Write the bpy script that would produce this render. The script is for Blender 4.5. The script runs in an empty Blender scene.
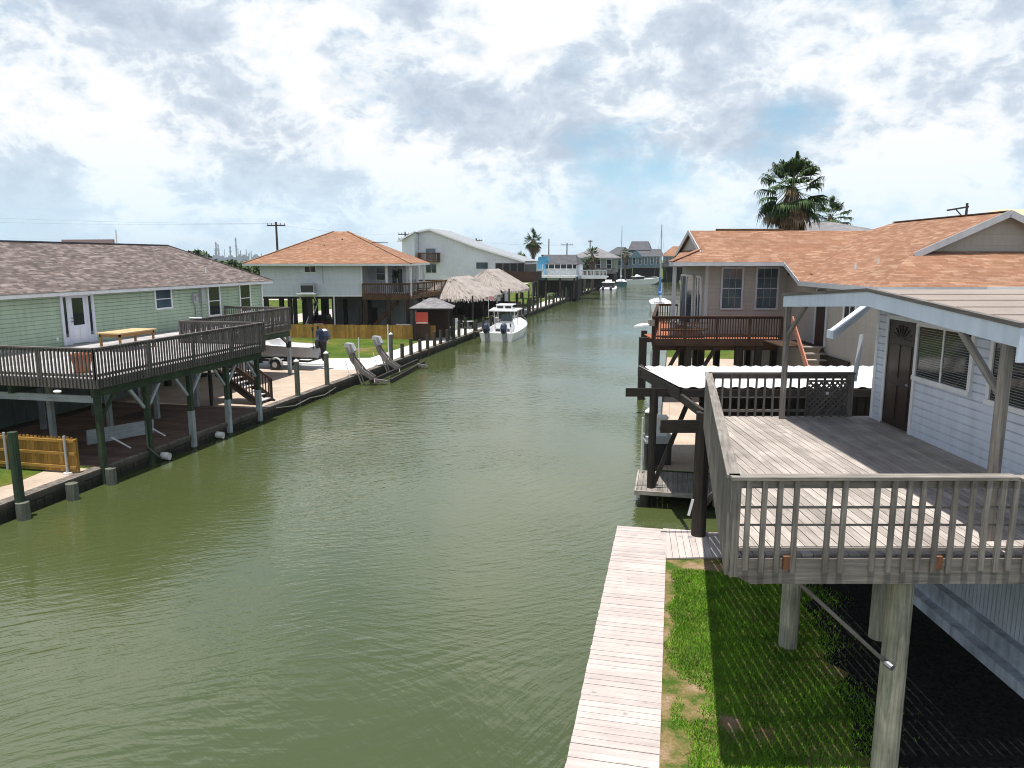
import bpy, bmesh, math, random
from mathutils import Vector, Matrix, noise as mnoise
R = math.radians
random.seed(7)
scene = bpy.context.scene
COL = scene.collection
YAW = R(12.32)           # the right-hand lots stand square to the camera, the canal runs 12.3 degrees off
H = 6.5

# ------------------------------------------------------------------ camera
cam = bpy.data.cameras.new("camera"); camo = bpy.data.objects.new("camera", cam); COL.objects.link(camo)
cam.sensor_width = 36; cam.lens = 36 * 736 / 1024
cam.clip_start = 0.1; cam.clip_end = 9000
camo.location = (0, 0, H)
camo.rotation_euler = (R(90) - math.atan(125 / 736), 0, YAW)
scene.camera = camo

# ------------------------------------------------------------------ light
SUN_EL = R(83.5); SUN_DIR_CAM = (-0.07, -0.125)      # the sun stands high behind the camera, a touch to the left
_sx = SUN_DIR_CAM[0] * math.cos(YAW) - SUN_DIR_CAM[1] * math.sin(YAW)
_sy = SUN_DIR_CAM[0] * math.sin(YAW) + SUN_DIR_CAM[1] * math.cos(YAW)
sdir = Vector((_sx, _sy, 0)).normalized() * math.cos(SUN_EL) + Vector((0, 0, math.sin(SUN_EL)))
sl = bpy.data.lights.new("sun", 'SUN'); sl.energy = 5.0; sl.angle = R(0.53); sl.color = (1, 0.95, 0.88)
so = bpy.data.objects.new("sun", sl); COL.objects.link(so)
so.rotation_euler = sdir.to_track_quat('Z', 'Y').to_euler(); so.location = (0, 0, 60)

world = bpy.data.worlds.new("World"); scene.world = world; world.use_nodes = True
wn = world.node_tree; wn.nodes.clear()
def wnode(t, **k):
    n = wn.nodes.new(t)
    for a, b in k.items(): setattr(n, a, b)
    return n
def wmath(op, a, b=None, clamp=False):
    n = wnode('ShaderNodeMath', operation=op); n.use_clamp = clamp
    for i, v in enumerate((a, b)):
        if v is None: continue
        if isinstance(v, (int, float)): n.inputs[i].default_value = v
        else: wn.links.new(v, n.inputs[i])
    return n.outputs[0]
sky = wnode('ShaderNodeTexSky', sky_type='NISHITA'); sky.sun_disc = False
sky.sun_elevation = SUN_EL; sky.sun_rotation = math.atan2(sdir.x, sdir.y)
sky.air_density = 1.0; sky.dust_density = 1.2; sky.ozone_density = 1.5
tc = wnode('ShaderNodeTexCoord')
sep = wnode('ShaderNodeSeparateXYZ'); wn.links.new(tc.outputs['Generated'], sep.inputs[0])
zz = wmath('ADD', wmath('MAXIMUM', sep.outputs['Z'], 0.0), 0.85)
comb = wnode('ShaderNodeCombineXYZ')
wn.links.new(wmath('DIVIDE', sep.outputs['X'], zz), comb.inputs[0])
wn.links.new(wmath('DIVIDE', sep.outputs['Y'], zz), comb.inputs[1])
wn.links.new(wmath('MULTIPLY', sep.outputs['Z'], 1.0), comb.inputs[2])
def wnoise(scale, detail, rough, off, dist=0.0):
    add = wnode('ShaderNodeVectorMath', operation='ADD'); wn.links.new(comb.outputs[0], add.inputs[0]); add.inputs[1].default_value = off
    n = wnode('ShaderNodeTexNoise'); n.inputs['Scale'].default_value = scale; n.inputs['Detail'].default_value = detail
    n.inputs['Roughness'].default_value = rough; n.inputs['Distortion'].default_value = dist
    wn.links.new(add.outputs[0], n.inputs['Vector']); return n.outputs['Fac']
def wramp(fac, stops):
    r = wnode('ShaderNodeValToRGB'); wn.links.new(fac, r.inputs[0])
    while len(r.color_ramp.elements) < len(stops): r.color_ramp.elements.new(0.5)
    for e, (p, c) in zip(r.color_ramp.elements, stops): e.position = p; e.color = (*c, 1)
    return r.outputs[0]
def wmix(fac, a, b):
    n = wnode('ShaderNodeMix', data_type='RGBA')
    for s, v in ((n.inputs[0], fac), (n.inputs[6], a), (n.inputs[7], b)):
        if isinstance(v, (int, float)): s.default_value = v
        elif isinstance(v, tuple): s.default_value = (*v, 1)
        else: wn.links.new(v, s)
    return n.outputs[2]
def billow(n):
    return wmath('SUBTRACT', 1.0, wmath('ABSOLUTE', wmath('SUBTRACT', wmath('MULTIPLY', n, 2.0), 1.0)))
big = wnoise(2.6, 2, 0.5, (4.3, 1.2, 0))
fine = wnoise(7, 9, 0.62, (0, 0, 0), 0.1)
cover = wmath('ADD', wmath('MULTIPLY', big, 0.5), wmath('MULTIPLY', fine, 0.5))
up = wmath('MULTIPLY', wmath('SUBTRACT', wmath('MAXIMUM', sep.outputs['Z'], 0.0), 0.48), 1.1)      # the cloud deck breaks up overhead
cover = wmath('SUBTRACT', cover, wmath('MAXIMUM', up, 0.0))
mask = wramp(cover, [(0.36, (0, 0, 0)), (0.48, (1, 1, 1))])
shade = wnoise(4.6, 9, 0.60, (7.1, 2.6, 1.3), 0.1)
puff = billow(wnoise(12, 8, 0.62, (1.1, 9.6, 5.3), 0.25))
tone = wmath('ADD', wmath('MULTIPLY', shade, 0.70), wmath('MULTIPLY', puff, 0.30))
cloud = wramp(tone, [(0.525, (4.9, 5.7, 6.8)), (0.60, (6.3, 7.05, 8.0)), (0.635, (8.1, 8.7, 9.2)), (0.675, (9.5, 9.5, 9.5))])
skyc = wmix(wmath('MULTIPLY', wmath('SUBTRACT', 1.0, wmath('MULTIPLY', wmath('MAXIMUM', sep.outputs['Z'], 0.0), 1.9), True), 0.6), sky.outputs[0], (4.1, 8.3, 11.0))
low = wmath('SUBTRACT', 1.0, wmath('MULTIPLY', wmath('MAXIMUM', sep.outputs['Z'], 0.0), 7.0), True)
withc = wmix(mask, skyc, cloud)
haz = wmix(wmath('MULTIPLY', low, 0.66), withc, (7.0, 9.6, 11.2))
below = wmath('LESS_THAN', sep.outputs['Z'], -0.01)
fin = wmix(below, haz, (1.5, 1.7, 1.5))
bgn = wnode('ShaderNodeBackground'); bgn.inputs[1].default_value = 0.085
wn.links.new(fin, bgn.inputs[0])
wo = wnode('ShaderNodeOutputWorld'); wn.links.new(bgn.outputs[0], wo.inputs[0])

vs = scene.view_settings; vs.view_transform = 'Standard'; vs.look = 'None'; vs.exposure = 0.36; vs.gamma = 1
scene.cycles.max_bounces = 6; scene.cycles.diffuse_bounces = 3; scene.cycles.glossy_bounces = 3
scene.cycles.transparent_max_bounces = 6; scene.cycles.caustics_reflective = False; scene.cycles.caustics_refractive = False
scene.cycles.use_denoising = True; scene.cycles.pixel_filter_type = 'BLACKMAN_HARRIS'; scene.cycles.filter_width = 1.05

# ------------------------------------------------------------------ frames and mesh helpers
FC = 0.0; FH = YAW
def tow(p, fr):
    c, s = math.cos(fr), math.sin(fr)
    return Vector((p[0] * c - p[1] * s, p[0] * s + p[1] * c, p[2]))
def toh(X, Y):           # canal coordinates -> lot coordinates
    c, s = math.cos(YAW), math.sin(YAW)
    return (X * c + Y * s, -X * s + Y * c)

class MB:
    def __init__(s): s.v = []; s.f = []; s.uv = []; s.mi = []; s.cur = 0
    def face(s, pts, uv=None):
        pts = [Vector(p) for p in pts]
        i = len(s.v); s.v += pts; s.f.append(tuple(range(i, i + len(pts)))); s.mi.append(s.cur)
        s.uv.append(uv or s.auto(pts))
        return s
    def auto(s, pts):
        n = Vector((0, 0, 0))
        for a, b in zip(pts, pts[1:] + pts[:1]): n += a.cross(b)
        if n.length < 1e-12: return [(0, 0)] * len(pts)
        n.normalize()
        u = Vector((0, 0, 1)).cross(n)
        if u.length < 0.05: u = Vector((1, 0, 0))
        u.normalize(); w = n.cross(u)
        return [(p.dot(u), p.dot(w)) for p in pts]
    def hexa(s, c8, L, W, T):     # c8: eight corners, index = i + 2j + 4k, i along the length
        base = len(s.v); s.v += [Vector(p) for p in c8]
        ou, ov = random.random() * 40, random.random() * 40
        fs = [((0, 4, 6, 2), (T, W)), ((1, 3, 7, 5), (T, W)), ((0, 1, 5, 4), (L, T)), ((2, 6, 7, 3), (L, T)), ((0, 2, 3, 1), (L, W)), ((4, 5, 7, 6), (L, W))]
        for k, (q, _) in enumerate(fs):
            s.f.append(tuple(base + a for a in q)); s.mi.append(s.cur)
            uv = []
            for a in q:
                i, j, l = a & 1, (a >> 1) & 1, (a >> 2) & 1
                if k < 2: uv.append((ou + l * T, ov + j * W))
                elif k < 4: uv.append((ou + i * L, ov + l * T + .3))
                else: uv.append((ou + i * L, ov + j * W))
            s.uv.append(uv)
        return s
    def box(s, x0, x1, y0, y1, z0, z1):
        d = [x1 - x0, y1 - y0, z1 - z0]
        lo = [x0, y0, z0]; hi = [x1, y1, z1]
        k = max(range(3), key=lambda a: abs(d[a])); o = [k, (k + 1) % 3, (k + 2) % 3]
        c = []
        for n in range(8):
            p = [0, 0, 0]
            for b in range(3): p[o[b]] = hi[o[b]] if (n >> b) & 1 else lo[o[b]]
            c.append(p)
        return s.hexa(c, abs(d[o[0]]), abs(d[o[1]]), abs(d[o[2]]))
    def bar(s, p, q, w, h, up=(0, 0, 1)):
        p = Vector(p); q = Vector(q); d = (q - p); L = d.length
        if L < 1e-6: return s
        d.normalize(); a = d.cross(Vector(up))
        if a.length < 1e-3: a = d.cross(Vector((0, 1, 0)))
        a.normalize(); b = a.cross(d)
        c = []
        for n in range(8):
            c.append((q if n & 1 else p) + a * (w / 2 * (1 if n & 2 else -1)) + b * (h / 2 * (1 if n & 4 else -1)))
        c = [c[0], c[1], c[2], c[3], c[4], c[5], c[6], c[7]]
        base = len(s.f)
        s.hexa(c, L, w, h)
        return s
    def cyl(s, p, q, r0, r1=None, n=10, caps=True):
        r1 = r0 if r1 is None else r1
        p = Vector(p); q = Vector(q); d = (q - p); L = d.length; d.normalize()
        a = d.cross(Vector((0, 0, 1)))
        if a.length < 1e-3: a = Vector((1, 0, 0))
        a.normalize(); b = d.cross(a)
        base = len(s.v); ou = random.random() * 30
        for k in range(n):
            t = 2 * math.pi * k / n; e = a * math.cos(t) + b * math.sin(t)
            s.v += [p + e * r0, q + e * r1]
        for k in range(n):
            k2 = (k + 1) % n
            s.f.append((base + 2 * k, base + 2 * k2, base + 2 * k2 + 1, base + 2 * k + 1)); s.mi.append(s.cur)
            w0 = k / n * 6.28 * r0; w1 = (k + 1) / n * 6.28 * r0
            s.uv.append([(ou, w0), (ou, w1), (ou + L, w1), (ou + L, w0)])
        if caps:
            s.f.append(tuple(base + 2 * k for k in reversed(range(n)))); s.mi.append(s.cur); s.uv.append([(0, 0)] * n)
            s.f.append(tuple(base + 2 * k + 1 for k in range(n))); s.mi.append(s.cur); s.uv.append([(0, 0)] * n)
        return s
    def tube(s, pts, r, n=6):
        for a, b in zip(pts, pts[1:]): s.cyl(a, b, r, r, n)
        return s
    def lathe(s, c, prof, n=14):
        c = Vector(c); base = len(s.v)
        for r, z in prof:
            for k in range(n):
                t = 2 * math.pi * k / n; s.v.append(c + Vector((r * math.cos(t), r * math.sin(t), z)))
        for j in range(len(prof) - 1):
            for k in range(n):
                k2 = (k + 1) % n
                s.f.append((base + j * n + k, base + j * n + k2, base + (j + 1) * n + k2, base + (j + 1) * n + k)); s.mi.append(s.cur)
                s.uv.append([(k / n, prof[j][1]), ((k + 1) / n, prof[j][1]), ((k + 1) / n, prof[j + 1][1]), (k / n, prof[j + 1][1])])
        return s
    def slab(s, pts, th):         # polygon (counter-clockwise from above) thickened downwards
        t = [Vector(p) for p in pts]; b = [p - Vector((0, 0, th)) for p in t]
        s.face(t); s.face(list(reversed(b)))
        for i in range(len(t)):
            j = (i + 1) % len(t); s.face([t[i], b[i], b[j], t[j]])
        return s
    def prism(s, pts, d):         # planar polygon extruded by vector d
        t = [Vector(p) for p in pts]; d = Vector(d); b = [p + d for p in t]
        s.face(t); s.face(list(reversed(b)))
        for i in range(len(t)):
            j = (i + 1) % len(t); s.face([t[j], t[i], b[i], b[j]])
        return s
    def sphere(s, c, r, sc=(1, 1, 1), n=10, m=7):
        prof = [(math.sin(math.pi * j / m) * r, -math.cos(math.pi * j / m) * r) for j in range(m + 1)]
        i0 = len(s.v); s.lathe(c, [(max(a, 1e-4), b) for a, b in prof], n); c = Vector(c)
        for k in range(i0, len(s.v)):
            d = s.v[k] - c; s.v[k] = c + Vector((d.x * sc[0], d.y * sc[1], d.z * sc[2]))
        return s

BASE = {}; FRAME = {}
def props(o, label=None, cat=None, group=None, kind=None):
    if label: o['label'] = label
    if cat: o['category'] = cat
    if group: o['group'] = group
    if kind: o['kind'] = kind
def mk(name, mb, mat, base, smooth=False):
    me = bpy.data.meshes.new(name)
    b = Vector(base)
    me.from_pydata([tuple(v - b) for v in mb.v], [], mb.f)
    ul = me.uv_layers.new(name="UVMap")
    flat = [c for f in mb.uv for uv in f for c in uv]
    ul.data.foreach_set('uv', flat)
    for m in (mat if isinstance(mat, (list, tuple)) else [mat]): me.materials.append(m)
    if max(mb.mi, default=0): me.polygons.foreach_set('material_index', mb.mi)
    bm = bmesh.new(); bm.from_mesh(me)
    bmesh.ops.recalc_face_normals(bm, faces=bm.faces) if not getattr(mb, 'keep', False) else None
    bm.to_mesh(me); bm.free()
    if smooth:
        me.polygons.foreach_set('use_smooth', [True] * len(me.polygons))
    me.update()
    return bpy.data.objects.new(name, me)
def thing(name, label, cat, base=(0, 0, 0), fr=FC, group=None, rot=0.0):
    o = bpy.data.objects.new(name, None); COL.objects.link(o); o.empty_display_size = 0.2
    o.location = tow(base, fr); o.rotation_euler = (0, 0, fr + rot)
    BASE[o.name] = tuple(base); FRAME[o.name] = fr
    props(o, label, cat, group); return o
def part(name, mb, mat, parent, smooth=False, label=None):
    b = BASE[parent.name]
    o = mk(name, mb, mat, b, smooth); COL.objects.link(o); o.parent = parent
    BASE[o.name] = b
    if label: o['label'] = label
    return o
def solo(name, mb, mat, label, cat, base=(0, 0, 0), fr=FC, group=None, smooth=False, kind=None):
    o = mk(name, mb, mat, base, smooth); COL.objects.link(o)
    o.location = tow(base, fr); o.rotation_euler = (0, 0, fr)
    BASE[o.name] = tuple(base); props(o, label, cat, group, kind); return o
def struct(name, mb, mat, fr=FC):
    o = mk(name, mb, mat, (0, 0, 0)); COL.objects.link(o); o.rotation_euler = (0, 0, fr); o['kind'] = 'structure'; return o
def kids(o): return [c for c in ALLKIDS.get(o.name, [])]
ALLKIDS = {}
def copy_tree(o, parent=None):
    c = o.copy(); COL.objects.link(c)
    if parent is not None: c.parent = parent
    for ch in [x for x in bpy.data.objects if x.parent == o]: copy_tree(ch, c)
    return c
def place(o, loc, fr=FC, rot=0.0, label=None):
    o.location = tow(loc, fr); o.rotation_euler = (0, 0, fr + rot)
    if label: o['label'] = label
    return o

# ------------------------------------------------------------------ materials
MATS = {}
class NT:
    def __init__(s, name):
        s.m = bpy.data.materials.new(name); s.m.use_nodes = True; s.t = s.m.node_tree
        s.b = s.t.nodes['Principled BSDF']; MATS[name] = s.m
    def n(s, t, **k):
        n = s.t.nodes.new(t)
        for a, b in k.items(): setattr(n, a, b)
        return n
    def set(s, sock, v):
        if isinstance(v, (int, float)): sock.default_value = v
        elif isinstance(v, tuple): sock.default_value = (*v, 1) if len(sock.default_value) == 4 and len(v) == 3 else v
        else: s.t.links.new(v, sock)
    def uv(s): return s.n('ShaderNodeTexCoord').outputs['UV']
    def obj(s): return s.n('ShaderNodeTexCoord').outputs['Object']
    def pos(s): return s.n('ShaderNodeNewGeometry').outputs['Position']
    def isl(s): return s.n('ShaderNodeNewGeometry').outputs['Random Per Island']
    def map(s, v, sc=(1, 1, 1), rot=(0, 0, 0), loc=(0, 0, 0)):
        n = s.n('ShaderNodeMapping'); s.set(n.inputs['Vector'], v); n.inputs['Scale'].default_value = sc
        n.inputs['Rotation'].default_value = rot; n.inputs['Location'].default_value = loc; return n.outputs[0]
    def noise(s, v, sc=1, det=4, ro=.5, dist=0):
        n = s.n('ShaderNodeTexNoise'); s.set(n.inputs['Vector'], v); n.inputs['Scale'].default_value = sc
        n.inputs['Detail'].default_value = det; n.inputs['Roughness'].default_value = ro; n.inputs['Distortion'].default_value = dist
        return n.outputs['Fac']
    def ramp(s, f, stops):
        r = s.n('ShaderNodeValToRGB'); s.set(r.inputs[0], f)
        while len(r.color_ramp.elements) < len(stops): r.color_ramp.elements.new(.5)
        for e, (p, c) in zip(r.color_ramp.elements, stops):
            e.position = p; e.color = (*c, 1) if isinstance(c, tuple) else (c, c, c, 1)
        return r.outputs[0]
    def mix(s, f, a, b, bt='MIX'):
        n = s.n('ShaderNodeMix', data_type='RGBA', blend_type=bt); s.set(n.inputs[0], f); s.set(n.inputs[6], a); s.set(n.inputs[7], b); return n.outputs[2]
    def math(s, op, a, b=0.0, c=False):
        n = s.n('ShaderNodeMath', operation=op); n.use_clamp = c; s.set(n.inputs[0], a); s.set(n.inputs[1], b); return n.outputs[0]
    def bump(s, h, st=.3, d=.02):
        n = s.n('ShaderNodeBump'); s.set(n.inputs['Height'], h); n.inputs['Strength'].default_value = st; n.inputs['Distance'].default_value = d
        s.t.links.new(n.outputs[0], s.b.inputs['Normal'])
    def out(s, col=None, rough=.7, metal=0, spec=.5):
        if col is not None: s.set(s.b.inputs['Base Color'], col)
        s.set(s.b.inputs['Roughness'], rough); s.b.inputs['Metallic'].default_value = metal
        s.b.inputs['Specular IOR Level'].default_value = spec
        return s.m
def sc(c, k): return tuple(min(1, x * k) for x in c)
def wood(name, c, var=.35, grain=.35, stain=.3, rough=.85):
    t = NT(name); uv = t.uv()
    g = t.noise(t.map(uv, (1.6, 26, 1)), 1, 5, .6, .4)
    col = t.ramp(g, [(.3, sc(c, 1 - grain)), (.7, sc(c, 1 + grain * .6))])
    r = t.isl()
    col = t.mix(1.0, col, t.ramp(r, [(0, 1 - var), (1, 1.0)]), 'MULTIPLY')
    st = t.noise(t.obj(), 1.3, 5, .6)
    col = t.mix(1.0, col, t.ramp(st, [(.3, 1 - stain), (.62, 1.0)]), 'MULTIPLY')
    kn = t.noise(t.map(uv, (3, 9, 1)), 1.3, 2, .5)
    col = t.mix(t.ramp(kn, [(.67, 0.0), (.73, .6)]), col, sc(c, .35))
    t.bump(g, .35, .004)
    return t.out(col, rough, spec=.25)
def paint(name, c, rough=.55, dirt=.18, dscale=1.2, lap=None, vert=False, spec=.4):
    t = NT(name)
    n = t.noise(t.obj(), dscale, 6, .62); n2 = t.noise(t.map(t.obj(), (6, 6, .7)), 1, 4, .6)
    col = t.mix(1.0, c, t.ramp(n, [(.3, 1 - dirt), (.65, 1.0)]), 'MULTIPLY')
    col = t.mix(1.0, col, t.ramp(n2, [(.28, 1 - dirt * .8), (.55, 1.0)]), 'MULTIPLY')
    if lap:
        sx = t.n('ShaderNodeSeparateXYZ'); t.set(sx.inputs[0], t.uv())
        fr = t.math('FRACT', t.math('DIVIDE', sx.outputs[0 if vert else 1], lap))
        h = t.math('SUBTRACT', 1.0, fr) if not vert else t.ramp(fr, [(0, 0.0), (.08, 1.0), (.92, 1.0), (1, 0.0)])
        t.bump(h, .9, .02)
    else: t.bump(n, .12, .01)
    return t.out(col, rough, spec=spec)
def plain(name, c, rough=.5, metal=0, spec=.5, var=.15, vs=3):
    t = NT(name); n = t.noise(t.obj(), vs, 4, .6)
    col = t.mix(1.0, c, t.ramp(n, [(.3, 1 - var), (.7, 1.0)]), 'MULTIPLY'); return t.out(col, rough, metal, spec)
def shingle(name, ca, cb, cc, w=.42, h=.15):
    t = NT(name); uv = t.uv()
    b = t.n('ShaderNodeTexBrick'); t.set(b.inputs['Vector'], uv); b.offset = .37; b.offset_frequency = 2; b.squash = .7; b.squash_frequency = 3
    b.inputs['Scale'].default_value = 1; b.inputs['Brick Width'].default_value = w; b.inputs['Row Height'].default_value = h
    b.inputs['Mortar Size'].default_value = .008; b.inputs['Mortar Smooth'].default_value = .2
    b.inputs['Color1'].default_value = (*ca, 1); b.inputs['Color2'].default_value = (*cb, 1); b.inputs['Mortar'].default_value = (*sc(ca, .55), 1)
    b2 = t.n('ShaderNodeTexBrick'); t.set(b2.inputs['Vector'], t.map(uv, loc=(3.3, h * 7, 0))); b2.offset = .61; b2.offset_frequency = 3; b2.squash = 1.6; b2.squash_frequency = 2
    b2.inputs['Scale'].default_value = 1; b2.inputs['Brick Width'].default_value = w * .9; b2.inputs['Row Height'].default_value = h; b2.inputs['Mortar Size'].default_value = 0
    b2.inputs['Color1'].default_value = (0, 0, 0, 1); b2.inputs['Color2'].default_value = (1, 1, 1, 1)
    n = t.noise(t.map(uv, (1.1, 2.6, 1)), 1.6, 5, .65)
    sel = t.math('MULTIPLY', t.ramp(b2.outputs['Color'], [(.45, 0.0), (.9, 1.0)]), t.ramp(n, [(.35, .1), (.65, 1.0)]))
    col = t.mix(sel, b.outputs['Color'], cc)
    n3 = t.noise(uv, .45, 5, .6)
    col = t.mix(1.0, col, t.ramp(n3, [(.3, .8), (.65, 1.0)]), 'MULTIPLY')
    gr = t.noise(uv, 60, 2, .5); col = t.mix(1.0, col, t.ramp(gr, [(.3, .75), (.7, 1.0)]), 'MULTIPLY')
    t.bump(b.outputs['Fac'], .4, -.006)
    return t.out(col, .95, spec=.15)

def glass(name, c=(.015, .02, .025), rough=.06):
    t = NT(name); n = t.noise(t.obj(), .7, 2, .5)
    return t.out(t.ramp(n, [(.3, sc(c, .6)), (.7, sc(c, 1.4))]), rough, spec=.8)

m_deckwood = wood('weathered_deck_wood', (.49, .44, .40), .32, .30, .34)
m_railwood = wood('grey_rail_wood', (.31, .285, .255), .3, .42, .38)
m_dockwood = wood('pale_dock_wood', (.54, .48, .455), .16, .16, .18)
m_pole = wood('greenish_treated_pole', (.45, .44, .34), .1, .4, .45)
m_dark = wood('dark_creosote_wood', (.05, .042, .036), .3, .4, .3)
m_brown = wood('brown_deck_wood', (.20, .115, .065), .35, .4, .3)
m_darkbrown = wood('dark_brown_rail_wood', (.075, .045, .032), .3, .4, .3)
m_redfloor = wood('red_stained_boards', (.45, .17, .10), .25, .2, .2)
m_redstair = wood('salmon_stair_stringer', (.55, .24, .17), .1, .2, .2)
m_fence = wood('golden_fence_cedar', (.46, .27, .065), .4, .35, .3)
m_mossy = wood('mossy_green_post', (.055, .085, .05), .2, .45, .45)
m_bluewhite = wood('pale_painted_post', (.42, .47, .50), .15, .25, .35)
m_greyrail = wood('dark_grey_rail', (.185, .17, .158), .35, .4, .3)
m_greydeck = wood('grey_left_deck', (.54, .52, .52), .3, .25, .3)
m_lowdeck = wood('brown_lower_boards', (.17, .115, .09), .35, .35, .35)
m_piling = wood('seawall_piling', (.085, .085, .06), .3, .45, .4)
m_pilegrey = wood('grey_green_piling', (.17, .18, .15), .2, .4, .4)
m_table = wood('varnished_table_wood', (.42, .22, .09), .2, .3, .2)
m_porchwhite = paint('shade_tinted_porch_white', (.70, .79, .92), .5, .15)  # white trim with the blue of the shade mixed into its colour
m_groove = paint('siding_joint_shade', (.58, .64, .76), .6, .3)  # shadow line between the white boards, painted as a darker tone
m_greengroove = paint('green_joint_shade', (.34, .45, .325), .6, .3)  # same painted shadow line for the green boards
m_cleanwhite = paint('white_trim_paint', (.80, .81, .83), .5, .12)
m_whitesiding = paint('white_lap_siding', (.68, .74, .86), .5, .14, .8)
m_panel = paint('white_vertical_panel', (.60, .66, .74), .55, .25, 1.0, lap=.1, vert=True)
m_found = paint('painted_block_foundation', (.55, .62, .72), .7, .5, 1.8)
m_green = paint('sage_green_lap_siding', (.40, .52, .385), .55, .22, .7)
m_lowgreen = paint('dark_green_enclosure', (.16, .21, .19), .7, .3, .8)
m_greysid = paint('blue_grey_siding', (.66, .69, .77), .6, .12, .5, lap=.2)
m_whitehouse = paint('off_white_siding', (.84, .86, .91), .6, .12, .5, lap=.2)
m_tan = paint('tan_siding', (.385, .36, .325), .6, .15, .6, lap=.2)
m_fascia = paint('grey_fascia_paint', (.50, .52, .56), .5, .15)
m_teal = paint('teal_siding', (.13, .22, .27), .6, .2, .4, lap=.2)
m_bluecot = paint('bright_blue_siding', (.08, .33, .55), .6, .1, .4, lap=.2)
m_roofgreen = shingle('brown_grey_shingles', (.19, .15, .14), (.10, .085, .08), (.33, .28, .26), .30, .14)
m_rooforange = shingle('orange_shingles', (.35, .185, .115), (.275, .145, .09), (.46, .295, .205), .36, .13)
m_roofgrey = shingle('grey_shingles', (.28, .27, .28), (.2, .2, .21), (.36, .35, .36), .45, .16)
m_roofdark = shingle('dark_slate_shingles', (.12, .125, .14), (.09, .09, .10), (.17, .175, .19), .45, .16)
m_glass = glass('window_glass')
m_glassblue = glass('bluish_glass', (.05, .08, .10))
m_doorbrown = paint('dark_brown_door', (.035, .02, .017), .4, .2)
m_doorwhite = paint('white_door', (.70, .73, .82), .4, .1)
m_black = plain('black_rubber', (.02, .02, .022), .6)
m_grey = plain('grey_metal', (.30, .31, .33), .45, .6)
m_greybox = plain('grey_enamel', (.42, .43, .45), .5)
m_white = plain('white_gelcoat', (.84, .85, .86), .25, var=.08)
m_navy = plain('navy_cowling', (.025, .035, .075), .25)
m_tealhull = plain('dark_teal_hull', (.03, .10, .12), .3)
m_blue = plain('blue_canvas', (.05, .18, .42), .7)
m_red = plain('red_panel', (.62, .08, .05), .6)
m_darkred = plain('maroon_car_paint', (.22, .02, .03), .3)
m_terra = plain('terracotta', (.33, .11, .06), .8)
m_pvc = plain('white_pvc', (.80, .80, .78), .4)
m_weathermetal = plain('weathered_galvanised', (.28, .255, .24), .55, .3, var=.4)
m_polewood = wood('utility_pole_wood', (.075, .06, .055), .1, .3, .3)
m_straw = plain('straw', (.5, .42, .3), .9)
def lawn():
    t = NT('lawn_ground'); p = t.pos()
    n = t.noise(p, .35, 6, .62); n2 = t.noise(p, 4, 5, .7); n3 = t.noise(p, 30, 3, .6)
    col = t.ramp(n, [(.30, (.30, .225, .10)), (.43, (.17, .20, .035)), (.55, (.10, .175, .028)), (.7, (.075, .15, .025))])
    col = t.mix(1.0, col, t.ramp(n2, [(.3, .6), (.7, 1.0)]), 'MULTIPLY')
    col = t.mix(1.0, col, t.ramp(n3, [(.3, .6), (.7, 1.0)]), 'MULTIPLY')
    t.bump(n3, .8, .05); return t.out(col, .95, spec=.1)
m_lawn = lawn()
def yard():
    t = NT('yard_soil'); p = t.pos()
    n = t.noise(p, 1.6, 6, .65); n3 = t.noise(p, 26, 4, .65)
    col = t.ramp(n, [(.35, (.40, .28, .19)), (.50, (.24, .19, .08)), (.60, (.07, .13, .02))])
    col = t.mix(1.0, col, t.ramp(n3, [(.3, .55), (.7, 1.0)]), 'MULTIPLY')
    t.bump(n3, .8, .03); return t.out(col, .95, spec=.1)
m_yard = yard()
def shaded_soil():
    t = NT('shade_darkened_soil'); v = t.n('ShaderNodeTexVoronoi'); t.set(v.inputs['Vector'], t.pos()); v.inputs['Scale'].default_value = 22
    col = t.mix(1.0, (.018, .018, .017), t.ramp(v.outputs['Color'], [(0, .5), (1, 1.6)]), 'MULTIPLY')  # soil colour taken near black, the deck's shade painted in
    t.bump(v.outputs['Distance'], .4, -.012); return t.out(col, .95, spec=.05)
m_shadedsoil = shaded_soil()
def concrete(name, c, seams=None):
    t = NT(name); p = t.pos()
    n = t.noise(p, .8, 6, .65); n2 = t.noise(p, 9, 5, .7)
    col = t.mix(1.0, c, t.ramp(n, [(.3, .72), (.65, 1.0)]), 'MULTIPLY'); col = t.mix(1.0, col, t.ramp(n2, [(.3, .8), (.6, 1.0)]), 'MULTIPLY')
    if seams:
        b = t.n('ShaderNodeTexBrick'); t.set(b.inputs['Vector'], p); b.offset = 0; b.inputs['Scale'].default_value = 1
        b.inputs['Brick Width'].default_value = seams; b.inputs['Row Height'].default_value = seams; b.inputs['Mortar Size'].default_value = .015
        col = t.mix(t.math('MULTIPLY', b.outputs['Fac'], .5), col, sc(c, .4))
    t.bump(n2, .3, .01); return t.out(col, .9, spec=.2)
m_conc = concrete('tan_concrete', (.52, .42, .335), 2.4)
m_concwhite = concrete('white_concrete', (.66, .64, .61), 3.0)
m_concgrey = concrete('stained_seawall_concrete', (.07, .065, .055))
m_road = concrete('pale_road', (.5, .46, .42))
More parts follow.
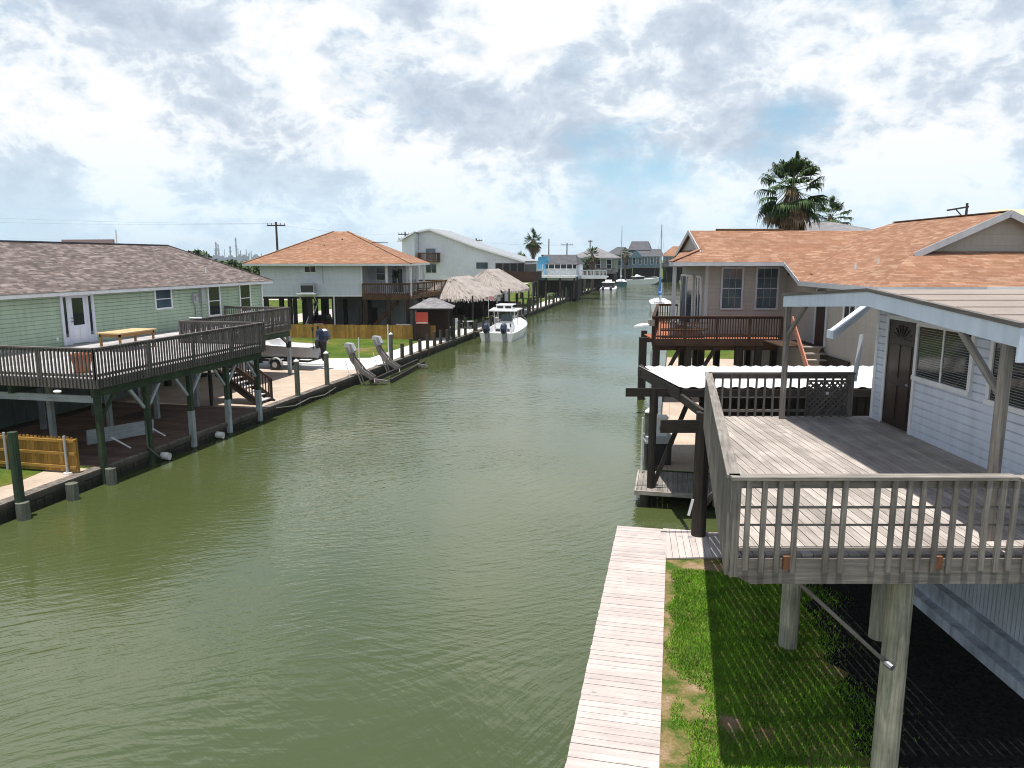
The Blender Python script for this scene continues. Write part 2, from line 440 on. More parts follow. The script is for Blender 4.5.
def wallstain():
    t = NT('tide_stained_seawall'); p = t.pos(); n = t.noise(p, 1.1, 6, .65); n2 = t.noise(t.map(p, (6, 6, .8)), 1, 4, .6)
    sx = t.n('ShaderNodeSeparateXYZ'); t.set(sx.inputs[0], p)
    z = t.math('ADD', sx.outputs[2], t.math('MULTIPLY', t.math('SUBTRACT', n2, .5), .3))
    r = t.n('ShaderNodeMapRange'); t.set(r.inputs[0], z); r.inputs[1].default_value = -.55; r.inputs[2].default_value = .05
    col = t.ramp(r.outputs[0], [(0, (.03, .036, .018)), (.35, (.035, .034, .028)), (.55, (.075, .068, .055)), (.9, (.12, .105, .09)), (1, (.22, .195, .17))])
    col = t.mix(1.0, col, t.ramp(n, [(.3, .55), (.65, 1.0)]), 'MULTIPLY'); t.bump(n2, .5, .02); return t.out(col, .9, spec=.2)
m_tide = wallstain()
def water():
    t = NT('canal_water'); p = t.pos()
    patch = t.noise(p, .11, 3, .5)
    warp = t.n('ShaderNodeVectorMath', operation='ADD'); t.set(warp.inputs[0], p)
    wn_ = t.n('ShaderNodeTexNoise'); t.set(wn_.inputs['Vector'], p); wn_.inputs['Scale'].default_value = .09; wn_.inputs['Detail'].default_value = 1
    ws = t.n('ShaderNodeVectorMath', operation='SCALE'); t.set(ws.inputs[0], wn_.outputs['Color']); ws.inputs['Scale'].default_value = 7.0; t.set(warp.inputs[1], ws.outputs[0])
    w_ = warp.outputs[0]
    r1 = t.noise(t.map(t.map(w_, (1, 1, 1), (0, 0, R(-38))), (1.5, 5.6, 1)), 1.0, 2, .5, .2)
    r2 = t.noise(t.map(t.map(w_, (1, 1, 1), (0, 0, R(12))), (2.6, 8.0, 1)), 1.0, 3, .55, .2)
    r3 = t.noise(t.map(t.map(p, (1, 1, 1), (0, 0, R(-15))), (.5, 1.5, 1)), 1.0, 2, .5)
    h = t.math('ADD', t.math('MULTIPLY', r1, 1.0), t.math('ADD', t.math('MULTIPLY', r2, .55), t.math('MULTIPLY', r3, .7)))
    bn = t.n('ShaderNodeBump'); t.set(bn.inputs['Height'], h); bn.inputs['Distance'].default_value = .025
    t.set(bn.inputs['Strength'], t.ramp(patch, [(.40, .45), (.58, 1.0)]))
    t.t.links.new(bn.outputs[0], t.b.inputs['Normal'])
    n = t.noise(p, .06, 4, .6)
    col = t.ramp(n, [(.35, (.054, .070, .022)), (.65, (.068, .086, .032))])
    t.b.inputs['IOR'].default_value = 1.75
    return t.out(col, .06, spec=.5)
m_water = water()
def tin():
    t = NT('white_tin_roof'); n = t.noise(t.obj(), .8, 5, .6)
    col = t.mix(1.0, (.84, .84, .84), t.ramp(n, [(.3, .88), (.65, 1.0)]), 'MULTIPLY'); return t.out(col, .4, spec=.4)
m_tin = tin()
def rollroof():
    t = NT('tan_roll_roofing'); n = t.noise(t.obj(), .9, 6, .65); n2 = t.noise(t.obj(), 14, 4, .7)
    col = t.mix(1.0, (.32, .275, .245), t.ramp(n, [(.3, .8), (.65, 1.0)]), 'MULTIPLY'); col = t.mix(1.0, col, t.ramp(n2, [(.3, .85), (.6, 1.0)]), 'MULTIPLY')
    t.bump(n2, .2, .004); return t.out(col, .85, spec=.2)
m_roll = rollroof()
def thatch():
    t = NT('palm_thatch'); uv = t.uv()
    n = t.noise(t.map(uv, (9, 1.2, 1)), 1, 6, .7, .3); n2 = t.noise(uv, .5, 4, .6)
    col = t.ramp(n, [(.28, (.16, .13, .11)), (.5, (.37, .33, .305)), (.72, (.54, .49, .465))])
    col = t.mix(1.0, col, t.ramp(n2, [(.3, .75), (.65, 1.0)]), 'MULTIPLY')
    t.bump(n, 1.0, .08); return t.out(col, .95, spec=.1)
m_thatch = thatch()
def leaf(name, a, b):
    t = NT(name); r = t.isl(); n = t.noise(t.obj(), 1.2, 3, .6)
    col = t.mix(t.ramp(n, [(.35, 0.0), (.65, 1.0)]), t.ramp(r, [(0, a), (1, b)]), sc(a, .7))
    m = t.out(col, .6, spec=.3); return m
m_palm = leaf('palm_leaf', (.035, .075, .018), (.075, .13, .03))
m_deadpalm = leaf('dead_palm_leaf', (.16, .105, .06), (.30, .21, .13))
m_bush = leaf('bush_leaf', (.03, .06, .015), (.07, .11, .03))
m_blade = leaf('grass_blade', (.12, .28, .015), (.27, .47, .04))
m_trunk = wood('palm_trunk', (.15, .115, .09), .2, .4, .3)
m_far = plain('refinery_steel', (.22, .25, .30), .7)

# ------------------------------------------------------------------ setting
ZW = -0.5
b = MB(); b.face([(-60, -60, ZW), (300, -60, ZW), (300, 300, ZW), (-60, 300, ZW)]); struct('canal_water', b, m_water)
b = MB()
b.face([(-4500, -400, 0), (-17.6, -400, 0), (-17.6, 236, 0), (-4500, 236, 0)])
b.face([(-4500, 236, 0), (4500, 236, 0), (4500, 5000, 0), (-4500, 5000, 0)])
b.face([(-.35, 22.6, 0), (4500, 22.6, 0), (4500, 62, 0), (-.35, 62, 0)])
b.face([(1.4, 62, 0), (4500, 62, 0), (4500, 236, 0), (1.4, 236, 0)])
struct('lawn', b, m_lawn)
b = MB(); b.face([(-.02, -60, 0), (300, -60, 0), (300, 17.3, 0), (-.02, 17.3, 0)]); b.face([(5, 17.45, 0), (300, 17.45, 0), (300, 22.6, 0), (5, 22.6, 0)])
struct('yard_ground', b, m_yard)
b = MB(); b.face([(2.7 + .4 * mnoise.noise((k * .23, 0, 5)) + .15 * mnoise.noise((k * .9, 3, 5)), 4 + k * .13, .006) for k in range(101)] + [(12, 17, .006), (12, 4, .006)]); struct('shaded_soil_bed', b, m_shadedsoil)  # dark soil sheet under the deck, shade put into its colour
# left bank paving
b = MB()
b.face([(-17.5, 5, .004), (-17.5, 19, .004), (-19.0, 19, .004), (-18.7, 17.2, .004), (-19.3, 15.5, .004), (-20.5, 13.5, .004), (-20.5, 5, .004)])
b.face([(-17.5, 28.2, .004), (-17.5, 40.5, .004), (-22.5, 39.6, .004), (-27, 38, .004), (-27, 28.2, .004)])
struct('tan_path', b, m_conc)
b = MB()
b.face([(-17.5, 40.5, .006), (-17.5, 160, .006), (-19.6, 160, .006), (-19.6, 45.5, .006), (-27.5, 43.2, .006), (-27.5, 38, .006), (-22.5, 39.6, .006)])
struct('white_path', b, m_concwhite)
b = MB(); b.face([(-60, 108, .004), (-60, 118, .004), (-200, 118, .004), (-200, 108, .004)]); b.face([(-44, 60, .004), (-38, 60, .004), (-38, 200, .004), (-44, 200, .004)]); struct('road', b, m_road)
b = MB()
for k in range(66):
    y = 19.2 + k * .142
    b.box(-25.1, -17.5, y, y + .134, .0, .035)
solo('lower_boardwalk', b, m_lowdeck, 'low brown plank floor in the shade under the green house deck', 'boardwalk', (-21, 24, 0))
# right bank patio of the tan house
b = MB(); b.face([(-.3, 22.7, .004), (9, 22.7, .004), (9, 50, .004), (-.3, 50, .004)]); struct('patio', b, m_conc)

# grass of the near yard: blades thinned where the soil is bare
def grassy(X, Y):
    n = mnoise.noise((X * .9, Y * .55, 3.1)) + .5 * mnoise.noise((X * 2.6, Y * 2.2, 8.0))
    edge = min(1, max(0, (X - .08) / .8))
    return n * 1.25 + edge * 1.15 - .50
b = MB(); b.keep = True
rng = random.Random(3)
cnt = 0
while cnt < 105000:
    X = rng.uniform(.06, 3.8); Y = rng.uniform(5.5, 16.6)
    if Y > 15.2 and X < 1.6: continue
    hx_, hy_ = toh(X, Y)
    cov = 1.0
    if X > 2.75 + .6 * mnoise.noise((Y * .8, 0, 2)) + rng.gauss(0, .25): continue
    if X > 1.3 and rng.random() > .6: continue
    if grassy(X, Y) < rng.uniform(-.2, .25): continue
    h = rng.uniform(.025, .065); a = rng.uniform(0, 6.283); w = rng.uniform(.005, .010); l = rng.uniform(0, .05); a2 = rng.uniform(0, 6.283)
    dx, dy = math.cos(a) * w, math.sin(a) * w
    b.face([(X - dx, Y - dy, 0), (X + dx, Y + dy, 0), (X + math.cos(a2) * l, Y + math.sin(a2) * l, h)], [(0, 0), (1, 0), (.5, 1)])
    cnt += 1
o = mk('grass', b, m_blade, (0, 0, 0)); COL.objects.link(o); o['kind'] = 'stuff'; o['label'] = 'patchy green grass beside the dock'; o['category'] = 'grass'

# ------------------------------------------------------------------ common builders
def lap_wall(mb, p, q, z0, z1, course=.165, d=.02, out=(1, 0)):
    """dutch-lap siding from p to q (xy): flat board face, hollow cove above it, shadow lip under the next board"""
    n = int(math.ceil((z1 - z0) / course)); o = Vector((out[0], out[1], 0)); d = .022
    P = Vector((p[0], p[1], 0)); Q = Vector((q[0], q[1], 0)); up = Vector((0, 0, 1))
    for k in range(n):
        a = z0 + k * course; c = min(z1, a + course); m = a + (c - a) * .82
        j = random.uniform(-.001, .001)
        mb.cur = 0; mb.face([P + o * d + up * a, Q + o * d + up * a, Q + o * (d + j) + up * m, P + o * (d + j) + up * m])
        mb.cur = 1; mb.face([P + o * d + up * m, Q + o * d + up * m, Q + o * .003 + up * c, P + o * .003 + up * c]); mb.face([P + up * a, Q + up * a, Q + o * d + up * a, P + o * d + up * a])  # cove and lip take the painted joint shade
    mb.cur = 0
    return mb
def window(parent, wallp, axis, a0, a1, z0, z1, outd, mframe, mglass, fw=.07, depth=.05, rails=(0.5,), stiles=(), name='window'):
    """window proud of a wall. axis 'y': wall at x=wallp, spans y; axis 'x': wall at y=wallp. outd = +1/-1 outward"""
    f = MB(); g = MB()
    def bx(mb, s0, s1, zz0, zz1, d0, d1):
        e0, e1 = sorted((wallp + outd * d0, wallp + outd * d1))
        if axis == 'y': mb.box(e0, e1, s0, s1, zz0, zz1)
        else: mb.box(s0, s1, e0, e1, zz0, zz1)
    bx(f, a0 - fw, a1 + fw, z1, z1 + fw, 0.0, depth); bx(f, a0 - fw, a1 + fw, z0 - fw, z0, 0.0, depth + .02)
    bx(f, a0 - fw, a0, z0, z1, 0.0, depth); bx(f, a1, a1 + fw, z0, z1, 0.0, depth)
    for r in rails: zc = z0 + (z1 - z0) * r; bx(f, a0, a1, zc - .022, zc + .022, .004, depth - .012)
    for r in stiles: c = a0 + (a1 - a0) * r; bx(f, c - .022, c + .022, z0, z1, .004, depth - .014)
    bx(g, a0, a1, z0, z1, .003, depth * .4)
    fo = part(name, f, mframe, parent); part('pane', g, mglass, fo); return fo
def hip_roof(mb, x0, x1, y0, y1, ze, zr, ins, axis='x', th=.16, ridge_c=None):
    if axis == 'x':
        cy = (y0 + y1) / 2; r0 = (x0 + ins[0], cy, zr); r1 = (x1 - ins[1], cy, zr)
        A, B, C, D = (x0, y0, ze), (x1, y0, ze), (x1, y1, ze), (x0, y1, ze)
        mb.face([A, B, r1, r0]); mb.face([C, D, r0, r1]); mb.face([B, C, r1]); mb.face([D, A, r0])
    else:
        cx = (x0 + x1) / 2; r0 = (cx, y0 + ins[0], zr); r1 = (cx, y1 - ins[1], zr)
        A, B, C, D = (x0, y0, ze), (x1, y0, ze), (x1, y1, ze), (x0, y1, ze)
        mb.face([A, B, r0]); mb.face([B, C, r1, r0]); mb.face([C, D, r1]); mb.face([D, A, r0, r1])
    mb.face([(x0 + .02, y0 + .02, ze - .03), (x0 + .02, y1 - .02, ze - .03), (x1 - .02, y1 - .02, ze - .03), (x1 - .02, y0 + .02, ze - .03)])
    return r0, r1
def ring(mb, x0, x1, y0, y1, z0, z1, t=.05):
    mb.box(x0, x1, y0, y0 + t, z0, z1); mb.box(x0, x1, y1 - t, y1, z0, z1); mb.box(x0, x0 + t, y0 + t, y1 - t, z0, z1); mb.box(x1 - t, x1, y0 + t, y1 - t, z0, z1)
def railing(mb, p, q, zf, zt, spacing=.13, bw=.045, drop=0.0, cap=.14, capt=.04, mid=True, off=(0, 0), posts=0):
    P = Vector((p[0], p[1], 0)); Q = Vector((q[0], q[1], 0)); d = Q - P; L = d.length; d.normalize()
    mb.bar(P + Vector((0, 0, zt - capt / 2)), Q + Vector((0, 0, zt - capt / 2)), cap, capt)
    mb.bar(P + Vector((0, 0, zt - capt - .045)), Q + Vector((0, 0, zt - capt - .045)), .035, .085)
    if mid: mb.bar(P + Vector((0, 0, zf + .12)), Q + Vector((0, 0, zf + .12)), .035, .085)
    o = Vector((off[0], off[1], 0)); n = max(1, int(L / spacing))
    for k in range(n + 1):
        c = P + d * (L * k / n) + o
        mb.bar(c + Vector((0, 0, zf - drop)), c + Vector((0, 0, zt - capt)), bw, bw, up=(d.x, d.y, 0))
    if posts:
        for k in range(posts + 1):
            c = P + d * (L * k / posts); mb.bar(c + Vector((0, 0, zf - .02)), c + Vector((0, 0, zt - capt)), .09, .09, up=(d.x, d.y, 0))
    return mb

# ================================================================== RIGHT BANK, NEAR
# dock along the canal
b = MB(); rng = random.Random(11)
y = 1.0
while y < 17.35:
    w = .137; j = rng.uniform(-.006, .006)
    b.box(-1.15 + j, .035 + j * .3, y, y + w, .01 + rng.uniform(-.003, .003), .05 + rng.uniform(-.003, .003)); y += w + .008
t = thing('dock', 'long pale plank dock along the right canal edge, boards laid crosswise', 'dock', (-.55, 9, 0))
part('plank_deck', b, m_dockwood, t)
b = MB(); b.box(-1.14, -1.09, 1, 17.35, -.24, .006); b.box(-.01, .03, 1, 17.35, -.24, .006); part('side_beam', b, m_railwood, t)
for yy in (3, 6, 9, 12, 15, 17.1):
    b = MB(); b.cyl((-1.0, yy, -2), (-1.0, yy, -.05), .11, .11, 10); part('pile', b, m_piling, t)
b = MB(); b.box(-.05, -.012, -10, 17.4, -1.6, -.06); solo('seawall', b, m_concgrey, 'low bulkhead under the pale plank dock', 'seawall', (-.03, 8, 0))
# boarded crossing at the end of the dock
t = thing('boardwalk', 'short slanted-board landing between the dock end and the thick dark post', 'boardwalk', (.7, 16.5, 0))
b = MB()
for k in range(22):
    x = .05 + k * .143
    y0 = 15.62 + k * .143 * .28; b.hexa([(x, y0, .008), (x - .10, 17.45, .008), (x + .135, y0 + .035, .008), (x + .035, 17.45, .008), (x, y0, .046), (x - .10, 17.45, .046), (x + .135, y0 + .035, .046), (x + .035, 17.45, .046)], 1.8, .135, .04)
part('plank_deck', b, m_dockwood, t)
b = MB(); b.box(-.02, 3.1, 17.38, 17.44, -.26, -.05); part('edge_beam', b, m_dark, t)
b = MB(); b.box(-.05, 5, 17.46, 17.52, -2.2, -.28); b.box(5.0, 5.06, 17.46, 22.6, -2.2, -.02); b.box(-.3, 5, 22.58, 22.64, -2.2, -.02); b.box(-.36, -.30, 22.64, 62, -2, .05); solo('seawall', b, m_concgrey, 'dark bulkhead around the boat slip and past the tan house patio', 'seawall', (0, 20, 0))

# raised deck
DZ = 3.0
def xl(y): return 2.62 + (y - 8.35) * .2264
t = thing('raised_deck', 'weathered grey raised deck with open railing on tall poles, near right', 'deck', (5.3, 12.3, 0), FH)
b = MB(); x = 2.63
while x < 7.98:
    ye = min(16.3, 8.38 + (x - 2.62) / .2264 + .1) if x < 4.4 else 16.3
    if ye - 8.38 > .15:
        cut = 8.38 + random.uniform(1.2, 4.5)
        segs = [8.38]
        while segs[-1] < ye: segs.append(min(ye, segs[-1] + random.uniform(2.4, 4.9)))
        for a, c in zip(segs, segs[1:]):
            if c - a > .05: b.box(x, x + .133, a + .003, c - .003, DZ - .035, DZ + random.uniform(-.002, .002))
    x += .143
part('floor_boards', b, m_deckwood, t)
b = MB()
b.box(2.85, 7.9, 8.40, 8.45, DZ - .235, DZ - .04)
b.prism([(2.60, 8.30, 2.98), (2.60, 8.30, 2.80), (2.86, 8.30, 2.66), (10.5, 8.30, 2.66), (10.5, 8.30, 2.84), (10.5, 8.30, 2.98)], (0, .045, 0))
b.bar((2.64, 8.34, 2.86), (4.40, 16.3, 2.86), .045, .24)
b.box(4.45, 7.75, 16.3, 16.345, 2.72, 2.96)
part('rim_board', b, m_railwood, t)
b = MB()
for yy in (9.6, 10.9, 12.2, 13.5, 14.8): b.box(xl(yy) + .08, 7.95, yy, yy + .045, DZ - .24, DZ - .04)
b.box(3.3, 7.9, 11.5, 11.62, DZ - .5, DZ - .245); b.box(3.2, 7.9, 9.3, 9.4, DZ - .5, DZ - .245)
part('joist', b, m_dark, t)
# near railing
b = MB()
b.box(2.56, 5.90, 8.24, 8.40, 3.96, 4.0)
b.box(2.62, 8.0, 8.30, 8.345, 3.85, 3.955); b.box(5.93, 8.0, 8.24, 8.40, 3.945, 3.985)
for px in (1017, 1033, 1049, 742.7, 758, 773, 789, 821, 835.5, 866.6, 883, 897.6, 911, 926.6, 942, 959, 973.5, 988, 1000):
    xx = (px - 512) / 736 * 8.93 - .03
    dz = random.uniform(-.02, .02)
    b.box(xx - .03, xx + .03, 8.25, 8.287, 2.83 + dz, 3.955)
part('railing', b, m_railwood, t)
b = MB(); b.box(2.66, 8, 8.305, 8.33, 3.60, 3.625); b.box(2.66, 8, 8.305, 8.33, 3.385, 3.405); b.box(2.66, 8, 8.300, 8.345, 3.08, 3.115)
part('horizontal_rail', b, m_railwood, t)
b = MB(); b.box(2.6, 2.69, 8.29, 8.38, 2.75, 3.955); part('corner_post', b, m_railwood, t)
for xx in (3.22, 5.02):
    b = MB(); b.box(xx, xx + .09, 8.255, 8.297, 2.86, 3.02)
    part('rusty_block', b, MATS.get('rusty_wood_block') or wood('rusty_wood_block', (.22, .10, .05), .1), t)
# canal side railing: close upright boards
b = MB(); b.bar((2.60, 8.33, 3.98), (4.40, 16.3, 3.98), .15, .04); b.bar((2.64, 8.37, 3.9), (4.40, 16.25, 3.9), .04, .1)
n = 62
for k in range(n + 1):
    f = k / n; xx = 2.62 + 1.76 * f; yy = 8.42 + 7.85 * f
    b.bar((xx - .03, yy, 2.74), (xx - .03, yy, 3.94), .035, .075, up=(.216, .976, 0))
part('railing', b, m_railwood, t, label='close-boarded canal side railing')
# far railing with lattice
b = MB(); b.box(4.4, 7.66, 16.2, 16.34, 3.96, 4.0); b.box(4.4, 7.6, 16.25, 16.29, 3.86, 3.955); b.box(4.4, 7.6, 16.25, 16.29, 3.10, 3.16); b.box(4.4, 7.6, 16.25, 16.29, 3.42, 3.445)
for k in range(17):
    xx = 4.5 + k * .19; b.box(xx, xx + .04, 16.21, 16.25, 2.9, 3.955)
part('railing', b, m_greyrail, t)
b = MB(); b.box(7.5, 7.64, 16.20, 16.34, 2.7, 3.955); part('rail_post', b, m_railwood, t)
b = MB()
def clip_diag(x0, x1, z0, z1, s, c):
    pts = []
    for X in (x0, x1):
        z = c + s * X
        if z0 <= z <= z1: pts.append((X, z))
    for Z in (z0, z1):
        X = (Z - c) / s
        if x0 < X < x1: pts.append((X, Z))
    return pts[:2] if len(pts) >= 2 else None
for s, yy in ((1, 16.17), (-1, 16.185)):
    for k in range(-12, 26):
        c = (3.0 + k * .12) - s * 6.6
        q = clip_diag(6.62, 7.5, 3.06, 3.80, s, c)
        if q: b.bar((q[0][0], yy, q[0][1]), (q[1][0], yy, q[1][1]), .012, .045, up=(0, 1, 0)) if False else b.bar((q[0][0], yy, q[0][1]), (q[1][0], yy, q[1][1]), .045, .010, up=(0, 1, 0))
b.box(6.60, 7.5, 16.155, 16.2, 3.80, 3.84); b.box(6.60, 7.5, 16.155, 16.2, 3.03, 3.06)
part('lattice_panel', b, m_greyrail, t)
b = MB(); b.box(7.0, 7.06, 16.14, 16.155, 3.52, 3.58); part('outlet_box', b, m_cleanwhite, t)
# poles below
for (xx, yy, r) in ((4.79, 8.52, .155), (4.69, 11.6, .15), (6.37, 11.9, .15)):
    b = MB(); b.cyl((xx, yy, -.6), (xx, yy, 2.5 if yy > 9 else 2.69), r * 1.04, r * .96, 16); part('pole', b, m_pole, t, smooth=False)
b = MB(); b.cyl((3.48, 8.5, 2.62), (4.64, 8.46, 1.56), .026, .026, 8); part('brace_rod', b, m_weathermetal, t)
b = MB(); b.cyl((4.64, 8.44, 1.56), (4.68, 8.34, 1.54), .04, .04, 8); part('brace_bolt', b, m_grey, t)

# porch roof with posts
t = thing('porch_roof', 'low gabled porch roof of tan roll roofing with white fascia over the near deck', 'porch roof', (7, 12.3, 3), FH)
b = MB()
def rz(y): return 6.0 - abs(y - 12.35) * .068
for (ya, yb) in ((8.6, 12.35), (12.35, 16.18)):
    n = 5
    for k in range(n):
        a = ya + (yb - ya) * k / n; c = ya + (yb - ya) * (k + 1) / n
        o = .010 if ya < 12 else 0
        z0, z1 = rz(a), rz(c)
        if ya < 12: z1 -= 0; z0 += .012
        else: z1 += .012
        b.slab([(5.98, a, z0), (17, a, z0), (17, c, z1), (5.98, c, z1)], .03)
part('roofing', b, m_roll, t)
b = MB()
b.prism([(5.935, 8.6, rz(8.6) - .03), (5.935, 12.35, 5.97), (5.935, 16.18, rz(16.18) - .03), (5.935, 16.18, rz(16.18) - .27), (5.935, 12.35, 5.72), (5.935, 8.6, rz(8.6) - .27)], (.045, 0, 0))
b.box(5.98, 17, 8.60, 8.645, 5.38, rz(8.6) - .032); b.box(5.93, 6.02, 8.56, 8.60, 5.30, 5.74)
part('fascia', b, m_porchwhite, t)
b = MB(); b.prism([(5.91, 8.55, rz(8.6) + .02), (5.91, 12.35, 6.02), (5.91, 16.2, rz(16.2) + .02), (5.91, 16.2, rz(16.2) - .035), (5.91, 12.35, 5.965), (5.91, 8.55, rz(8.6) - .035)], (.10, 0, 0))
part('drip_edge', b, m_greyrail, t)
b = MB(); b.face([(5.98, 8.65, 5.50), (9, 8.65, 5.50), (9, 12.35, 5.72), (5.98, 12.35, 5.72)]); b.face([(5.98, 12.35, 5.72), (9, 12.35, 5.72), (9, 16.15, 5.50), (5.98, 16.15, 5.50)])
part('soffit', b, m_whitesiding, t)
for (yy, w, s, zb) in ((16.0, .10, -1, 2.98), (8.84, .105, 1, 2.5)):
    b = MB(); b.box(5.99 - w / 2, 5.99 + w / 2, yy - w / 2, yy + w / 2, zb, 5.52); p = part('post', b, m_railwood, t)
    b = MB(); b.bar((5.99, yy + s * .04, 4.85), (5.99, yy + s * .95, 5.55), .06, .08); part('knee_brace', b, m_railwood, p)

# white house at the right edge
t = thing('white_house', 'white lap-sided house with dark brown door behind the near deck', 'house', (9, 12, 0), FH)
b = MB(); HX = 8.05
lap_wall(b, (HX, 16.14), (HX, 15.72), 3.0, 5.75, .155, .02, (-1, 0))
lap_wall(b, (HX, 14.46), (HX, 0), 3.0, 5.75, .155, .02, (-1, 0)); lap_wall(b, (HX, 15.72), (HX, 14.46), 5.34, 5.75, .155, .02, (-1, 0))
lap_wall(b, (17, 16.14), (HX, 16.14), 2.4, 5.75, .155, .02, (0, 1))
b.box(HX + .01, 17, 0, 16.12, 2.6, 5.74)
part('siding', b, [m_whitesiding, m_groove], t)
b = MB(); b.box(HX - .03, HX + .06, 16.06, 16.17, 2.5, 5.6); b.box(HX - .045, HX, 15.63, 15.72, 3.0, 5.34); b.box(HX - .045, HX, 14.46, 14.55, 3.0, 5.34); b.box(HX - .045, HX, 14.55, 15.63, 5.25, 5.34)
part('corner_trim', b, m_cleanwhite, t)
b = MB(); b.box(HX - .02, HX + .03, 14.55, 15.63, 3.03, 5.25)
d = part('door', b, m_doorbrown, t)
b = MB()
for (za, zb2) in ((3.2, 3.9), (4.05, 4.75)):
    for (ya, yb) in ((14.68, 15.03), (15.13, 15.48)): b.box(HX - .032, HX - .02, ya, yb, za, zb2)
for k in range(9):
    a0 = math.pi * k / 8; b.bar((HX - .03, 15.09, 4.86), (HX - .03, 15.09 + .36 * math.cos(a0), 4.86 + .30 * math.sin(a0)), .016, .02)
part('door_panel', b, paint('door_panel_brown', (.05, .032, .026), .35, .2), d)
b = MB(); b.sphere((HX - .07, 14.66, 3.98), .035); part('handle', b, m_grey, d)
b = MB(); b.box(HX - .06, HX + .02, 14.55, 15.63, 3.0, 3.03); part('threshold', b, m_weathermetal, d)
def blinds(y0, y1, z0, z1, par):
    bb = MB(); z = z0 + .02
    while z < z1 - .02: bb.box(HX - .046, HX - .0415, y0 + .03, y1 - .03, z, z + .012); z += .045
    part('blind_slats', bb, plain('blind_slats', (.20, .215, .21), .5) if 'blind_slats' not in MATS else MATS['blind_slats'], par)
w = window(t, HX - .02, 'y', 12.74, 14.42, 4.22, 5.20, -1, m_cleanwhite, m_glass, .09, .05, (), (.5,)); blinds(12.74, 14.42, 4.22, 5.2, w)
w = window(t, HX - .02, 'y', 10.3, 12.12, 4.18, 5.14, -1, m_cleanwhite, m_glass, .09, .05, (), (.5,)); blinds(10.3, 12.12, 4.18, 5.14, w)
b = MB(); b.box(8.02, 17, 0, 16.1, .5, 2.6); part('lower_wall', b, m_panel, t)
b = MB(); b.box(7.66, 17, 0, 15.9, -.3, .20); b.box(7.86, 17, 0, 15.95, .20, .52); part('foundation', b, m_found, t)
b = MB()
b.prism([(7.10, 16.42, 4.78), (7.10, 16.42, 4.93), (8.1, 16.42, 5.72), (8.1, 16.42, 5.5), (7.3, 16.42, 4.80)], (0, .05, 0))
b.box(7.06, 7.14, 16.12, 16.47, 4.76, 4.94)
part('rake_board', b, m_porchwhite, t)
b = MB(); b.slab([(7.12, 16.15, 4.95), (8.1, 16.15, 5.74), (8.1, 16.46, 5.74), (7.12, 16.46, 4.95)], .06); part('eave', b, m_whitesiding, t)
b = MB(); b.bar((7.80, 16.55, 3.75), (7.93, 16.62, 4.82), .09, .05); solo('leaning_board', b, m_fascia, 'pale board leaning up beside the lattice end of the far railing', 'board', (7.8, 16.5, 3.7), FH)

# ================================================================== boat shelter with white tin roof
t = thing('boat_shelter', 'boat slip shelter with bright white corrugated tin roof on dark posts', 'boat shelter', (4.6, 20.4, 0), FH)
b = MB()
X0, X1, YA, YB, ZA, ZB = 4.35, 13.2, 18.9, 25.1, 3.20, 2.86
nx = 120
for k in range(nx):
    xa = X0 + (X1 - X0) * k / nx; xb = X0 + (X1 - X0) * (k + 1) / nx
    za = .022 * math.cos(k * 1.257); zb_ = .022 * math.cos((k + 1) * 1.257)
    b.face([(xa, YA, ZA + za), (xb, YA, ZA + zb_), (xb, YB, ZB + zb_), (xa, YB, ZB + za)])
    b.face([(xa, YA, ZA + za - .012), (xa, YB, ZB + za - .012), (xb, YB, ZB + zb_ - .012), (xb, YA, ZA + zb_ - .012)])
part('tin_roofing', b, m_tin, t, smooth=False)
b = MB(); b.bar((4.36, YA - .02, ZA - .19), (4.36, YB, ZB - .19), .05, .30); b.bar((4.42, YA, ZA - .15), (13, YA, ZA - .15), .05, .2); b.bar((4.42, YB, ZB - .15), (13, YB, ZB - .15), .05, .2)
for k in range(1, 8): b.bar((4.4, YA + .8 * k, ZA - .055 * .8 * k - .07), (13.1, YA + .8 * k, ZA - .055 * .8 * k - .07), .045, .08)
part('fascia', b, m_dark, t)
b = MB(); b.box(3.2, 9.2, 20.36, 20.41, 2.68, 2.92); b.box(3.42, 5.6, 16.52, 16.57, 2.55, 2.85); b.bar((4.42, 16.6, 2.97), (4.42, 25, 2.83), .09, .2); b.box(4.3, 12.8, 24.5, 24.6, 2.62, 2.82)
part('beam', b, m_dark, t)
b = MB(); b.box(6.4, 12.9, 24.7, 24.75, .9, 2.78)
for k in range(22): b.box(6.4 + k * .3, 6.42 + k * .3, 24.67, 24.7, .9, 2.78)
part('back_screen', b, m_dark, t)
for (xx, yy, r, zt, zb) in ((4.42, 16.62, .17, 3.02, -2.0), (4.0, 20.44, .11, 2.9, -2.0), (9.0, 20.5, .11, 2.9, 0), (9.0, 24.6, .11, 2.7, 0), (12.6, 24.6, .1, 2.7, 0), (12.6, 20.5, .1, 2.9, 0)):
    b = MB(); b.cyl((xx, yy, zb), (xx, yy, zt), r * 1.05, r, 12); part('post', b, m_dark, t)
b = MB(); b.bar((4.05, 20.40, .05), (5.0, 20.34, 2.65), .05, .13); part('brace', b, m_dark, t)
b = MB(); b.bar((4.5, 16.75, .65), (5.3, 16.75, 1.7), .05, .12); part('brace', b, m_railwood, t)
b = MB(); b.bar((4.12, 16.42, .6), (4.2, 16.40, 1.0), .025, .06); part('marker_board', b, m_cleanwhite, t)
